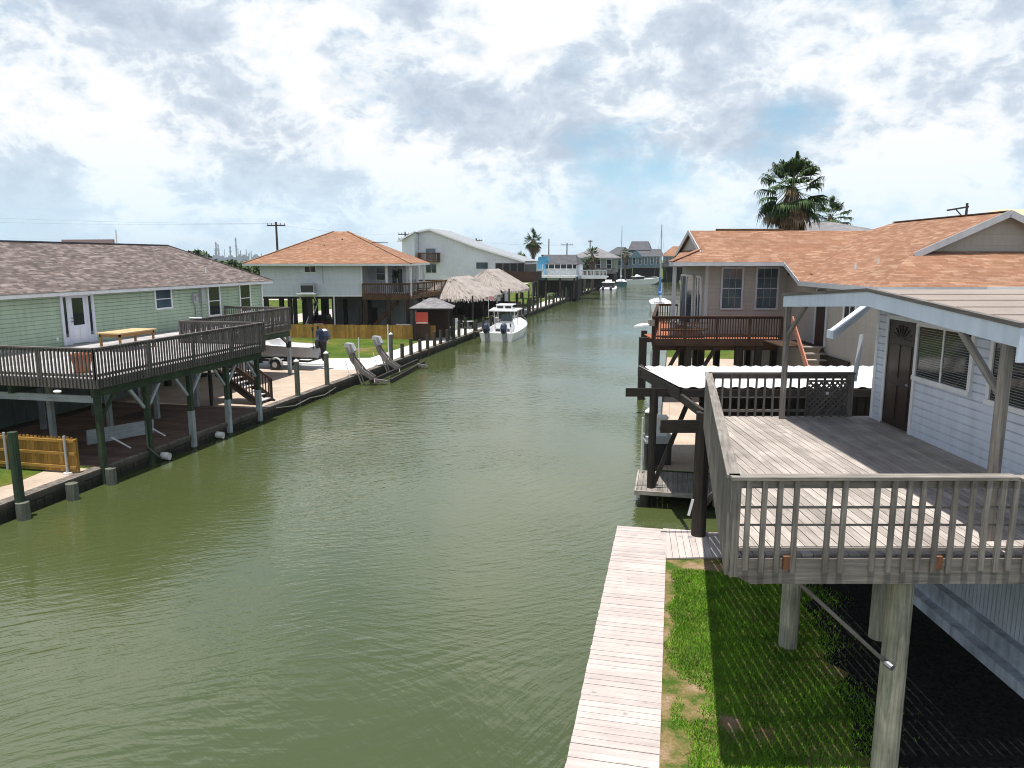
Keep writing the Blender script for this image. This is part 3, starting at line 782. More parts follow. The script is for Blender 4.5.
# floating platform below the shelter
t = thing('dock', 'short grey slip platform under the white tin roof, standing on piles', 'dock', (0, 21.5, 0))
b = MB()
for k in range(13):
    x = -.84 + k * .145
    b.box(x, x + .137, 20.5, 22.55, -.045, random.uniform(-.002, .002))
for k in range(20): b.box(1.06 + k * .145, 1.06 + k * .145 + .137, 20.5, 22.55, -.045, 0)
part('plank_deck', b, m_railwood, t)
b = MB(); b.box(-.86, 3.9, 20.44, 20.495, -.12, .0); b.box(-.90, -.85, 20.44, 22.6, -.12, .0); part('edge_board', b, m_deckwood, t)
for (xx, yy) in ((-.62, 20.62), (-.62, 22.3), (1.6, 20.62)):
    b = MB(); b.cyl((xx, yy, -2), (xx, yy, -.05), .13, .13, 10); part('pile', b, m_piling, t)
b = MB(); b.cyl((-.78, 22.2, -1), (-.78, 22.2, 1.75), .03, .03, 8); solo('guide_pole', b, m_pvc, 'thin white guide pole at the outer corner of the slip platform', 'pole', (-.78, 22.2, 0))
# piling with cap, boxes on the patio edge
t = thing('piling', 'short grey piling with white cone cap beside the grey dock box', 'piling', (-.62, 23.4, 0))
b = MB(); b.cyl((-.62, 23.4, -2), (-.62, 23.4, 1.68), .14, .14, 10); part('pile', b, m_pilegrey, t)
b = MB(); b.lathe((-.62, 23.4, 1.68), [(.155, 0), (.15, .04), (.001, .17)], 12); part('cap', b, m_pvc, t)
t = thing('dock_box', 'grey lidded dock box with dark body at the patio edge', 'box', (4.75, 23.0, 0), FH)
b = MB(); b.box(4.30, 5.08, 22.75, 23.3, -.05, .72); part('body', b, m_black, t)
b = MB(); b.box(4.24, 5.14, 22.69, 23.36, .72, .80); b.box(4.26, 5.12, 22.71, 23.34, .80, .93); part('lid', b, m_greybox, t)
t = thing('lift_motor', 'white boat lift motor housing standing on the grey dock box', 'motor', (4.75, 23, .93), FH)
b = MB(); b.box(4.46, 4.95, 22.85, 23.2, .93, 1.5); b.box(4.44, 4.97, 22.83, 23.22, 1.5, 1.56); part('housing', b, m_white, t)
b = MB(); b.cyl((4.8, 22.84, 1.2), (4.8, 22.78, 1.2), .12, .12, 10); part('drum', b, m_grey, t)
b = MB(); b.lathe((6.3, 22.6, 0.0), [(.01, 0), (.22, 0), (.26, .35), (.24, .38), (.20, .36), (.01, .34)], 14); solo('flower_pot', b, m_terra, 'orange pot on the patio behind the thick dark post', 'pot', (6.3, 22.6, 0), FH, smooth=False)

# ================================================================== tan house with orange roof
PITCH = .43
t = thing('tan_house', 'tan house with orange shingle roof and cross gable beyond the tin roof', 'house', (12, 35, 0), FH)
b = MB(); FY = 35.2
b.box(9.2, 13.05, FY, 40.2, 2.6, 6.45); b.box(13.0, 24, 25.9, 42, 0, 5.75)
b.prism([(15.05, 28.05, 6.72), (21.6, 28.05, 6.72), (18.3, 28.05, 8.16)], (0, 3, 0))
b.prism([(9.0, 35.3, 6.8), (9.0, 39.9, 6.8), (9.0, 37.6, 7.75)], (.06, 0, 0))
part('siding', b, m_tan, t)
b = MB()
ze, zr, yr = 6.37, 7.9, 37.6
ey = 33.95; by = 41.3
zy = lambda y: zr - abs(y - yr) * (zr - ze) / (yr - ey)
xg = 8.85
# main ridge along x, front slope with the lower part right of x = 12.4
yk = 35.3                                   # height where the dutch gable starts
b.slab([(7.2, ey, ze), (12.4, ey, ze), (12.4, yk, zy(yk)), (xg, yk, zy(yk))], .05)
b.slab([(12.4, 32.1, zy(32.1)), (20, 32.1, zy(32.1)), (20, yk, zy(yk)), (12.4, yk, zy(yk))], .05)
b.slab([(xg, yk, zy(yk)), (20, yk, zy(yk)), (20, yr, zr), (xg, yr, zr)], .05)
b.slab([(xg, yr, zr), (20, yr, zr), (20, by, ze), (xg, by, ze)], .05)
b.slab([(8.78, by, ze), (7.2, ey, ze), (xg + .15, yk, zy(yk)), (xg + .15, 2 * yr - yk, zy(yk))], .05)
# wing ridge along y
xe, zw, xr, zwr = 12.4, 5.56, 18.3, 8.22
zx = lambda x: zwr - abs(x - xr) * (zwr - zw) / (xr - xe)
b.slab([(xe, 25.2, zw), (15.05, 28.0, zx(15.05)), (15.05, 32.2, zx(15.05)), (xe, 32.2, zw)], .05)
b.slab([(15.05, 27.7, zx(15.05)), (xr, 27.7, zwr), (xr, 36.0, zwr), (15.05, 40, zx(15.05))], .05)
b.slab([(15.05, 32.2, zx(15.05)), (15.05, 40, zx(15.05)), (13.1, 40, zx(13.1)), (13.1, 32.2, zx(13.1))][::-1], .05)
b.slab([(xr, 27.7, zwr), (24.2, 27.7, zw), (24.2, 36, zw), (xr, 36, zwr)], .05)
b.slab([(xe, 25.2, zw), (24.2, 25.2, zw), (21.5, 28.02, 6.78), (15.05, 28.02, 6.78)], .05)
b.face([(xr, 36.0, zwr), (24, 41, zw), (13, 41, zw)])
part('roof', b, m_rooforange, t)
b = MB()
for (p_, q_) in (((7.2, ey, ze), (xg, yk, zy(yk))),): b.bar((p_[0], p_[1], p_[2] + .02), (q_[0], q_[1], q_[2] + .02), .24, .035)
part('hip_cap', b, m_rooforange, t)
b = MB()
b.bar((7.2, ey - .02, ze - .10), (12.42, ey - .02, ze - .10), .03, .17); b.bar((7.18, ey, ze - .10), (8.76, by, ze - .10), .03, .17)
b.bar((12.38, ey, zy(ey) - .10), (12.38, 32.1, zy(32.1) - .10), .03, .17)
b.bar((xe - .02, 32.15, zw - .10), (xe - .02, 25.2, zw - .10), .03, .19); b.bar((xe, 25.18, zw - .10), (24.2, 25.18, zw - .10), .03, .19)
b.bar((14.9, 27.66, zx(14.9) - .07), (xr, 27.66, zwr - .07), .04, .24); b.bar((xr, 27.66, zwr - .07), (21.9, 27.66, zx(21.9) - .07), .04, .24)
b.bar((xg - .02, 35.0, zy(35.0) - .06), (xg - .02, yr, zr - .06), .04, .2); b.bar((xg - .02, yr, zr - .06), (xg - .02, 40.2, zy(40.2) - .06), .04, .2)
part('fascia', b, m_fascia, t)
b = MB(); b.box(16.1, 19, 25.04, 25.16, zw - .17, zw + .01); part('gutter', b, m_cleanwhite, t)
b = MB(); b.face([(7.25, ey + .02, ze - .17), (12.4, ey + .02, ze - .17), (12.4, 35.2, ze - .17), (9.2, 35.2, ze - .17)]); b.face([(7.25, ey, ze - .17), (9.2, 35.2, ze - .17), (9.2, 40.2, ze - .17), (8.7, 41, ze - .17)]); b.face([(12.42, 34.0, ze - .30), (20, 34.0, ze - .30), (20, 32.15, zw - .10), (12.42, 32.15, zw - .10)]); b.face([(xe, 25.2, zw - .18), (13, 25.2, zw - .18), (13, 32.1, zw - .18), (xe, 32.1, zw - .18)])
part('soffit', b, m_tan, t)
b = MB(); b.box(10.2, 13.6, yr - .05, yr + .05, zr - .02, zr + .09); part('ridge_vent', b, m_brown, t)
b = MB(); b.bar((xr, 27.7, zwr + .02), (xr, 36, zwr + .02), .2, .04); part('ridge_cap', b, m_brown, t)
for (a0, a1) in ((9.98, 10.88), (11.62, 12.56)):
    w = window(t, FY, 'x', a0, a1, 4.2, 6.05, -1, m_fascia, m_glassblue, .09, .06, (.5,), ())
    bb = MB()
    for z in (4.7, 5.6): bb.box(a0, a1, FY - .06, FY - .045, z, z + .02)
    for q in (.33, .67): bb.box(a0 + (a1 - a0) * q - .01, a0 + (a1 - a0) * q + .01, FY - .06, FY - .045, 4.28, 6.05)
    part('muntin', bb, m_tan, w)
b = MB(); b.box(9.16, 9.3, FY - .03, FY + .1, 2.9, 6.2); part('corner_trim', b, m_fascia, t)
for (ya, yb) in ((35.9, 36.9), (37.6, 40.2)):
    xa, xb = 9.17, 9.17
    b = MB(); up_ = (-1, 0, 0)
    for z in (3.1, 5.65): b.bar((xa, ya, z), (xb, yb, z), .09, .09)
    for f in (0, .5, 1): b.bar((xa + (xb - xa) * f, ya + (yb - ya) * f, 3.1), (xa + (xb - xa) * f, ya + (yb - ya) * f, 5.65), .09, .09, up=up_)
    w = part('window', b, m_cleanwhite, t); b = MB(); b.prism([(xa, ya, 3.1), (xb, yb, 3.1), (xb, yb, 5.65), (xa, ya, 5.65)], (-.02, 0, 0)); part('pane', b, m_glassblue, w)
for yy in (34.6, 37.6, 40.6):
    b = MB(); qx = 7.5 + (yy - 34.6) * .2172; b.box(qx, qx + .15, yy, yy + .15, 2.95, 6.25); part('porch_column', b, m_fascia, t)
b = MB(); b.box(12.95, 13.0, 30.45, 31.4, 2.9, 5.2); d = part('door', b, m_doorbrown, t)
b = MB(); b.box(12.93, 12.99, 31.4, 31.55, 2.9, 5.3); b.box(12.93, 12.99, 30.3, 30.45, 2.9, 5.3); part('door_trim', b, m_fascia, d)
window(t, 13.0, 'y', 27.9, 28.8, 4.25, 4.95, -1, m_cleanwhite, m_glass, .09, .05, (), (.5,))
for (xx, yy) in ((13.6, 29.5), (14.1, 28.7)):
    b = MB(); b.cyl((xx, yy, zx(xx) - .1), (xx, yy, zx(xx) + .22), .05, .05, 8); part('vent_pipe', b, m_pvc, t)
for xx in (9.3, 11.2, 12.9):
    for yy in (36, 40): 
        b = MB(); b.box(xx - .15, xx + .15, yy - .15, yy + .15, 0, 2.6); part('piling', b, m_dark, t)
# deck of the tan house
t = thing('brown_deck', 'dark brown railed deck with red floor on posts in front of the tan house', 'deck', (9, 34, 0), FH)
b = MB()
for k in range(16): b.box(6.35, 12.1, 33.0 + k * .142, 33.0 + k * .142 + .136, 2.9, 2.95)
for k in range(48): b.box(6.8 + .031 * k, 9.2, 35.28 + k * .142, 35.28 + k * .142 + .136, 2.9, 2.95)
part('floor_boards', b, m_redfloor, t)
b = MB(); b.box(6.3, 12.15, 32.94, 32.99, 2.65, 2.95); b.bar((6.32, 33.0, 2.8), (8.28, 42, 2.8), .05, .28); b.box(6.4, 12, 33.3, 33.4, 2.4, 2.64); b.box(6.6, 12, 36.6, 36.7, 2.4, 2.64); part('rim_board', b, m_darkbrown, t)
b = MB(); railing(b, (6.32, 32.97), (12.1, 32.97), 2.95, 3.98, .115, .04, .22, .15, .04, True, (0, -.03), 4); part('railing', b, m_darkbrown, t)
b = MB(); b.box(6.75, 8.9, 33.3, 33.34, 3.35, 3.40); b.box(6.75, 8.9, 33.3, 33.34, 3.62, 3.67); b.box(6.8, 8.8, 33.34, 33.8, 3.28, 3.33); part('bench', b, m_brown, t)
b = MB(); railing(b, (6.34, 33.0), (8.3, 42.0), 2.95, 3.98, .12, .05, .22, .15, .04, True, (-.03, 0), 5); part('railing', b, m_darkbrown, t)
b = MB(); railing(b, (8.3, 42.0), (9.4, 42.0), 2.95, 4.0, .13, .05, .2, .15, .04, True); part('railing', b, m_brown, t)
for (xx, yy) in ((6.55, 33.2), (8.0, 33.2), (10.3, 33.3), (11.2, 33.3), (6.5, 36.6), (9.2, 36.6), (7.2, 40)):
    b = MB(); b.box(xx - .14, xx + .14, yy - .14, yy + .14, -.5, 2.65); part('post', b, m_dark, t)
for (xa, xb) in ((6.6, 7.6), (8.1, 9.2)):
    b = MB(); b.bar((xa, 33.15, .6), (xb, 33.15, 2.5), .1, .16); part('brace', b, m_dark, t)
b = MB(); b.box(6.1, 6.36, 32.8, 33.06, 3.55, 3.82); part('junction_box', b, m_railwood, t)
t = thing('flood_lamp', 'flat white lamp head reaching over the water from the brown deck corner', 'lamp', (6.3, 32.9, 3.6), FH)
b = MB(); b.slab([(5.42, 32.75, 3.55), (6.12, 32.75, 3.62), (6.12, 33.15, 3.66), (5.7, 33.15, 3.62)], .06); part('lamp_head', b, m_white, t)
b = MB(); b.cyl((6.1, 32.95, 3.6), (6.36, 32.95, 3.6), .03); part('arm', b, m_grey, t)
t = thing('wooden_stairs', 'dark wooden stairs with salmon side board leading up to the tan house door', 'stairs', (12.4, 29, 0), FH)
for k in range(12):
    zz = 2.9 - .24 * k
    b = MB(); b.box(12.0, 12.95, 30.4 - .26 * k, 30.68 - .26 * k, zz - .05, zz); part('tread', b, m_deckwood, t)
b = MB(); b.bar((11.97, 31.5, 4.0), (11.97, 27.6, .35), .05, .26); part('stringer', b, m_redstair, t)
b = MB(); b.bar((12.97, 30.7, 2.75), (12.97, 27.6, .1), .05, .3); b.box(11.3, 13, 30.7, 33, 2.84, 2.9); part('landing', b, m_darkbrown, t)
b = MB(); b.box(12.9, 12.98, 28.0, 30.6, 1.2, 2.6); part('side_panel', b, m_dark, t)
for (xx, yy, n) in ((6.75, 36.0, 'tall white capped piling under the brown deck corner'),):
    tt = thing('piling', n, 'piling', (xx - .2, yy - 2, 0), FH)
    b = MB(); b.cyl((xx - .2, yy - 2, -1.5), (xx - .2, yy - 2, 2.2), .13, .12, 10); part('pile', b, m_pvc, tt)
    b = MB(); b.lathe((xx - .2, yy - 2, 2.2), [(.14, 0), (.001, .14)], 10); part('cap', b, m_pvc, tt)
# ================================================================== LEFT BANK, NEAR
b = MB(); b.box(-17.75, -17.42, -20, 236, -1.8, .02); b.box(-17.42, -17.34, -20, 236, -.16, .03)
y = -20.0
while y < 200:
    b.box(-17.42, -17.385, y, y + .28, -1.6, random.uniform(-.22, -.17)); y += .30
solo('seawall', b, m_tide, 'long dark stained seawall along the left bank of the canal', 'seawall', (-17.5, 60, 0))
def pile(X, Y, top, r, label, mat=m_piling, cap=None, group=None, name='piling'):
    t = thing(name, label, 'piling', (X, Y, 0), FC, group)
    b = MB(); b.cyl((X, Y, -2), (X, Y, top), r * 1.04, r, 12); part('pile', b, mat, t)
    if cap: b = MB(); b.lathe((X, Y, top), [(r * 1.1, -.02), (r * 1.1, .03), (.001, .14)], 12); part('cap', b, cap, t)
    return t
pile(-17.22, 15.95, 1.92, .125, 'tall mossy piling standing before the near golden fence', m_mossy)
pile(-17.1, 15.9, -.02, .17, 'low cut-off piling at the foot of the tall mossy piling', m_pilegrey)
pile(-17.1, 17.6, .0, .17, 'low cut-off piling by the right end of the near golden fence', m_pilegrey)
pile(-17.1, 19.15, .02, .16, 'low cut-off piling below the corner of the green house deck', m_pilegrey)
# near fence
t = thing('wooden_fence', 'golden board fence with back rails beside the shaded lower boardwalk', 'fence', (-20, 18.45, 0))
b = MB()
for k in range(46):
    x = -17.72 - k * .145; h = 1.14 + random.uniform(-.015, .02)
    b.box(x - .136, x, 18.47, 18.49, .05, h - .05); b.box(x - .108, x - .028, 18.47, 18.49, h - .05, h)
part('boards', b, m_fence, t)
b = MB()
for z in (.16, .58, .98): b.box(-24.3, -17.68, 18.42, 18.468, z, z + .085)
part('fence_rail', b, m_fence, t)
b = MB(); b.box(-17.76, -17.66, 18.46, 18.56, .03, 1.08); part('end_post', b, m_fence, t)
for x in (-20.15, -17.95):
    b = MB(); b.cyl((x, 18.37, 0), (x, 18.37, 1.2), .04, .04, 8); part('metal_post', b, m_greybox, t)
b = MB(); b.lathe((-17.95, 18.37, 0), [(.14, 0), (.13, .05), (.001, .06)], 10); part('footing', b, m_concwhite, t)

# green house
GX = -25.25
t = thing('green_house', 'sage green house on stilts with brown shingle hip roof and white door', 'house', (-30, 25, 0))
b = MB(); lap_wall(b, (GX, 6), (GX, 26.35), 2.85, 5.14, .17, .02, (1, 0)); lap_wall(b, (GX, 28.1), (GX, 42.0), 2.85, 5.14, .17, .02, (1, 0)); lap_wall(b, (GX, 26.35), (GX, 28.1), 5.06, 5.14, .17, .02, (1, 0))
lap_wall(b, (GX, 42.0), (-34.6, 42.0), 2.85, 5.14, .17, .02, (0, 1))
b.box(-34.6, GX - .01, 6, 41.98, 2.6, 5.13)
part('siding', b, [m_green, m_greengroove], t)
b = MB(); ring(b, -24.72 - 10.0, -24.72, 4, 42.55, 4.99, 5.15, .04); part('fascia', b, m_cleanwhite, t)
b = MB(); hip_roof(b, -34.75, -24.68, 4, 42.6, 5.16, 7.28, (2, 3.1), 'y'); part('roof', b, m_roofgreen, t)
b = MB(); b.bar((-29.715, 39.5, 7.3), (-24.70, 42.58, 5.18), .22, .035); part('hip_cap', b, m_roofgreen, t)
b = MB(); b.box(-29.80, -29.64, 6, 39.4, 7.27, 7.34); part('ridge_cap', b, m_roofdark, t)
b = MB(); b.cyl((-26.0, 37.6, 5.65), (-26.0, 37.6, 6.0), .045); b.cyl((-30.6, 36.3, 7.0), (-30.6, 36.3, 8.1), .03); part('vent_pipe', b, m_pvc, t)
b = MB(); b.box(GX - .02, GX + .09, 41.92, 42.03, 2.75, 5.12); part('corner_trim', b, m_cleanwhite, t)
# door with side lights
b = MB(); F = GX + .02
b.box(F, F + .06, 26.30, 26.42, 2.86, 5.08); b.box(F, F + .06, 28.03, 28.15, 2.86, 5.08); b.box(F, F + .06, 26.42, 28.03, 4.98, 5.08); b.box(F, F + .05, 26.66, 26.76, 2.86, 4.98); b.box(F, F + .05, 27.70, 27.80, 2.86, 4.98)
b.box(F, F + .035, 26.42, 26.66, 2.86, 4.98); b.box(F, F + .035, 27.80, 28.03, 2.86, 4.98)
df = part('door_frame', b, m_doorwhite, t)
for q in (26.47, 27.85): b = MB(); b.box(F + .035, F + .042, q, q + .135, 3.2, 4.9); part('side_light', b, m_glass, df)
b = MB(); b.box(F, F + .03, 26.76, 27.70, 2.9, 4.97); d = part('door', b, m_doorwhite, t)
b = MB(); b.box(F + .03, F + .036, 26.93, 27.53, 3.68, 4.84); part('pane', b, m_glass, d)
b = MB(); b.box(F + .03, F + .04, 26.95, 27.2, 3.05, 3.5); b.box(F + .03, F + .04, 27.27, 27.52, 3.05, 3.5); part('door_panel', b, m_cleanwhite, d)
b = MB(); b.sphere((F + .07, 26.84, 3.85), .04); b.sphere((F + .06, 26.84, 4.0), .03); part('handle', b, m_grey, d)
window(t, F, 'y', 32.22, 33.35, 4.08, 4.98, 1, m_cleanwhite, m_glassblue, .09, .06, (.48,), ())
window(t, F, 'y', 36.52, 37.50, 3.42, 4.95, 1, m_cleanwhite, m_glass, .10, .06, (.5,), ())
window(t, F, 'y', 39.60, 40.60, 3.42, 4.95, 1, m_cleanwhite, m_glass, .10, .06, (.5,), ())
b = MB(); b.box(F, F + .16, 35.75, 36.0, 4.2, 4.95); part('breaker_box', b, m_greybox, t)
b = MB(); b.box(F, F + .12, 35.1, 35.4, 4.15, 4.65); b.cyl((F + .12, 35.25, 4.4), (F + .22, 35.25, 4.4), .11, .10, 12); b.cyl((F + .06, 35.3, 2.9), (F + .06, 35.3, 4.15), .035); b.cyl((F + .06, 35.85, 2.9), (F + .06, 35.85, 4.2), .03)
part('electric_meter', b, m_greybox, t)
b = MB(); b.box(F, F + .03, 25.95, 26.05, 3.1, 3.25); part('outlet_box', b, m_cleanwhite, t)
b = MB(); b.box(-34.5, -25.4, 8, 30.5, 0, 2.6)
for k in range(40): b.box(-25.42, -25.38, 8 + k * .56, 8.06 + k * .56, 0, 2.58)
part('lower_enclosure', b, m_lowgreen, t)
for x in (-25.5, -30, -34.3):
    for y in (33, 36, 39, 41.8):
        b = MB(); b.box(x - .13, x + .13, y - .13, y + .13, 0, 2.6); part('piling', b, m_dark, t)

# deck of the green house
t = thing('raised_deck', 'dark grey railed deck in front of the green house, on green and white posts', 'deck', (-21, 24, 0))
b = MB()
for k in range(55):
    x = -25.15 + k * .1455; b.box(x, x + .139, 19.02, 28.48, 2.81, 2.85)
for k in range(65): b.box(-25.15, -21.2, 28.5 + k * .1455, 28.5 + k * .1455 + .139, 2.81, 2.85)
part('floor_boards', b, m_greydeck, t)
b = MB(); b.box(-17.2, -17.15, 19, 28.5, 2.57, 2.85); b.box(-25.2, -17.15, 18.95, 19.0, 2.57, 2.85); b.box(-21.15, -17.2, 28.5, 28.55, 2.57, 2.85); b.box(-21.2, -21.15, 28.55, 38, 2.5, 2.85); b.box(-25.2, -21.2, 37.95, 38.0, 2.5, 2.85)
for x in (-23.5, -22, -20.5, -19, -18): b.box(x, x + .05, 19.02, 28.4, 2.58, 2.80)
part('rim_board', b, m_greyrail, t)
def lrail(p, q, **k):
    b = MB(); railing(b, p, q, 2.85, 3.83, .135, .045, .26, .14, .045, True, **k); return b
part('railing', lrail((-17.17, 18.97), (-17.17, 28.55), off=(.04, 0), posts=4), m_greyrail, t)
part('railing', lrail((-25.2, 18.97), (-17.17, 18.97), off=(0, -.04), posts=4), m_greyrail, t)
part('railing', lrail((-21.2, 28.52), (-17.2, 28.52), posts=2), m_greyrail, t)
part('railing', lrail((-21.17, 28.6), (-21.17, 38), off=(.04, 0), posts=5), m_greyrail, t)
part('railing', lrail((-25.2, 37.97), (-21.17, 37.97), posts=2), m_greyrail, t)
b = MB(); b.bar((-21.2, 29.2, 3.9), (-20.7, 29.4, 3.88), .2, .03); part('rail_cap', b, m_cleanwhite, t)
b = MB(); b.box(-17.42, -17.3, 19.0, 28.5, 2.28, 2.56); b.box(-20.6, -20.48, 19.1, 28.5, 2.28, 2.56); b.box(-23.6, -23.48, 19.1, 37.9, 2.28, 2.56); b.box(-21.3, -21.2, 28.6, 38, 2.2, 2.48)
part('beam', b, m_mossy, t)
b = MB()
b.box(-25, -17.4, 19.3, 19.4, 2.05, 2.27); part('cross_beam', b, m_bluewhite, t)
for i, y in enumerate((19.15, 21.3, 23.6, 25.9, 28.15)):
    b = MB(); b.box(-17.42, -17.26, y - .08, y + .08, -.5, 2.27); p = part('post', b, m_mossy, t)
    if i >= 2: b = MB(); b.box(-17.432, -17.248, y - .092, y + .092, -.42, .95); part('post_sleeve', b, m_bluewhite, p)
    for s in (-1, 1):
        if (i == 0 and s < 0) or (i == 4 and s > 0): continue
        b = MB(); b.bar((-17.36, y + s * .1, 1.55), (-17.36, y + s * .72, 2.27), .07, .09); part('knee_brace', b, m_bluewhite if i else m_mossy, p)
for x in (-20.54, -23.54):
    for y in (20.6, 23.2, 25.8, 28.4):
        b = MB(); b.box(x - .08, x + .08, y - .08, y + .08, 0, 2.28); part('post', b, m_bluewhite, t)
for x, y in ((-21.25, 37.9), (-21.25, 33.2)):
    b = MB(); b.box(x - .09, x + .09, y - .09, y + .09, 0, 2.2); p = part('post', b, m_bluewhite, t)
    b = MB(); b.box(x - .11, x + .11, y - .11, y + .11, 1.55, 1.9); part('strap', b, m_black, p)
    b = MB(); b.bar((x, y - .1, 1.8), (x, y - .95, 2.45), .07, .09); b.bar((x - .1, y, 1.8), (x - .9, y, 2.45), .07, .09); part('knee_brace', b, m_weathermetal, p)
b = MB(); b.sphere((-18.55, 18.92, 2.45), .09, (1.6, 1, .6)); part('spot_lamp', b, m_cleanwhite, t)
# stairs from the deck
t = thing('wooden_stairs', 'dark plank stairs coming down from the green house deck to the tan path', 'stairs', (-19, 29.6, 0))
b = MB(); b.box(-21.2, -20.0, 28.7, 30.4, 1.42, 1.48)
for k in range(9): b.box(-21.2, -20.0, 28.7 + k * .155, 28.7 + k * .155 + .15, 1.48, 1.5)
part('landing', b, m_greyrail, t)
b = MB()
for k in range(7):
    zz = 1.3 - .19 * k; b.box(-20.0 + .27 * k, -19.7 + .27 * k, 29.35, 30.4, zz - .04, zz)
part('tread', b, m_greydeck, t)
for yy in (29.32, 30.42):
    b = MB(); b.bar((-20.1, yy, 1.4), (-17.95, yy, -.05), .05, .26); part('stringer', b, m_dark, t)
for yy in (29.3, 30.44):
    b = MB(); b.bar((-20.1, yy, 2.4), (-18.05, yy, 1.0), .05, .11); b.bar((-20.1, yy, 1.62), (-18.05, yy, .22), .04, .08)
    for k in range(15): x = -20.05 + k * .14; b.box(x, x + .04, yy - .02, yy + .02, 1.42 - .683 * (x + 20.05) + .15, 2.36 - .683 * (x + 20.05))
    b.box(-18.14, -18.03, yy - .05, yy + .05, 0, 1.05)
    part('railing', b, m_darkbrown, t)
for x, y in ((-20.1, 28.8), (-21.1, 28.8), (-20.1, 30.3), (-21.1, 30.3)):
    b = MB(); b.box(x - .05, x + .05, y - .05, y + .05, 0, 2.5); part('post', b, m_dark, t)
# things on and under the deck
t = thing('flower_pot', 'terracotta pot standing behind the railing near the corner of the left deck', 'pot', (-18.75, 20.2, 2.85))
b = MB(); b.lathe((-18.75, 20.2, 2.85), [(.001, 0), (.20, 0), (.31, .52), (.35, .52), (.35, .62), (.30, .62), (.28, .54), (.001, .52)], 18); part('pot', b, plain('orange_terracotta', (.50, .17, .08), .8), t, smooth=False)
b = MB(); b.lathe((-18.75, 20.2, 2.85), [(.001, .565), (.29, .56)], 14); part('soil', b, m_dark, t)
t = thing('patio_table', 'low varnished wooden table on the grey deck beside the white door', 'table', (-21.6, 25.4, 2.85))
b = MB(); 
for k in range(7): b.box(-22.45, -21.3, 25.0 + k * .31, 25.0 + k * .31 + .30, 3.55, 3.60)
part('tabletop', b, wood('pale_table_top', (.55, .40, .22), .12, .2, .1), t)
b = MB(); ring(b, -22.35, -21.4, 25.1, 27.1, 3.43, 3.55, .04); part('apron', b, m_table, t)
for x in (-22.35, -21.47):
    for y in (25.1, 27.03): b = MB(); b.box(x, x + .07, y, y + .07, 2.85, 3.55); part('leg', b, m_table, t)
t = thing('plank_bench', 'pale weathered board leaning low under the green house deck', 'bench', (-19, 21.9, 0))
b = MB(); b.bar((-19.2, 20.6, .55), (-18.6, 23.1, .42), .05, .5); part('board', b, m_bluewhite, t)
for q in (21.0, 22.8): b = MB(); b.bar((-18.6, q, .5), (-18.2, q + .4, .04), .05, .05); part('leg', b, m_cleanwhite, t)
for (y, lab) in ((21.9, 'white drain pipe stub low on the seawall nearer the golden fence'), (25.1, 'white drain pipe stub low on the seawall under the sleeved posts')):
    b = MB(); b.cyl((-17.6, y, -.30), (-17.12, y + .06, -.35), .13, .13, 14, False); b.cyl((-17.6, y, -.30), (-17.14, y + .06, -.35), .115, .115, 14, True); solo('drain_pipe', b, m_pvc, lab, 'pipe', (-17.3, y, -.3))
b = MB(); b.tube([(-17.3, 21.1, 1.1), (-17.28, 21.1, .2), (-17.2, 21.35, -.1), (-17.2, 21.6, -.3)], .03, 6); solo('hose', b, m_pilegrey, 'thin hose hanging down the seawall from a deck post', 'hose', (-17.3, 21.2, 0))
b = MB(); b.tube([(-17.32, 29.5, -.12), (-17.2, 31, -.3), (-17.25, 32.5, -.22), (-17.2, 34, -.33), (-17.3, 35.5, -.2)], .028, 6); solo('hose', b, m_pilegrey, 'grey pipe slung along the seawall below the white capped pilings', 'pipe', (-17.2, 32, -.2))

# mooring posts
for y in (31.8, 34.9): pile(-17.48, y, 1.68, .12, 'white capped grey piling on the tan path edge, %s' % ('nearer the wooden stairs' if y < 33 else 'nearer the leaning lift arms'), m_pilegrey, m_pvc)
pile(-17.48, 43.9, 1.78, .12, 'white capped grey piling just past the leaning lift arms', m_pilegrey, m_pvc)
g = 'dark mooring posts along the left seawall'
lab = 'dark wooden mooring post standing in the long row on the left seawall'
proto = MB(); proto.cyl((0, 0, -2.5), (0, 0, 1.0), .135, .125, 10)
first = None; y = 45.8; k = 0
while y < 158:
    if first is None:
        first = solo('mooring_post', proto, m_piling, lab, 'post', (0, 0, 0), FC, g); o = first
    else:
        o = first.copy(); COL.objects.link(o)
    o.location = (-17.45 + random.uniform(-.05, .05) + (.25 if k % 3 == 1 and y > 58 else 0), y, random.uniform(-.1, .15) + (random.choice((.1, .4, .8)) if 57 < y < 72 else (random.uniform(.2, 1.0) if y > 72 else 0)))
    o.rotation_euler = (random.uniform(-.015, .015), random.uniform(-.015, .015), random.uniform(0, 6))
    y += 1.68 if y < 60 else random.uniform(1.7, 2.4); k += 1

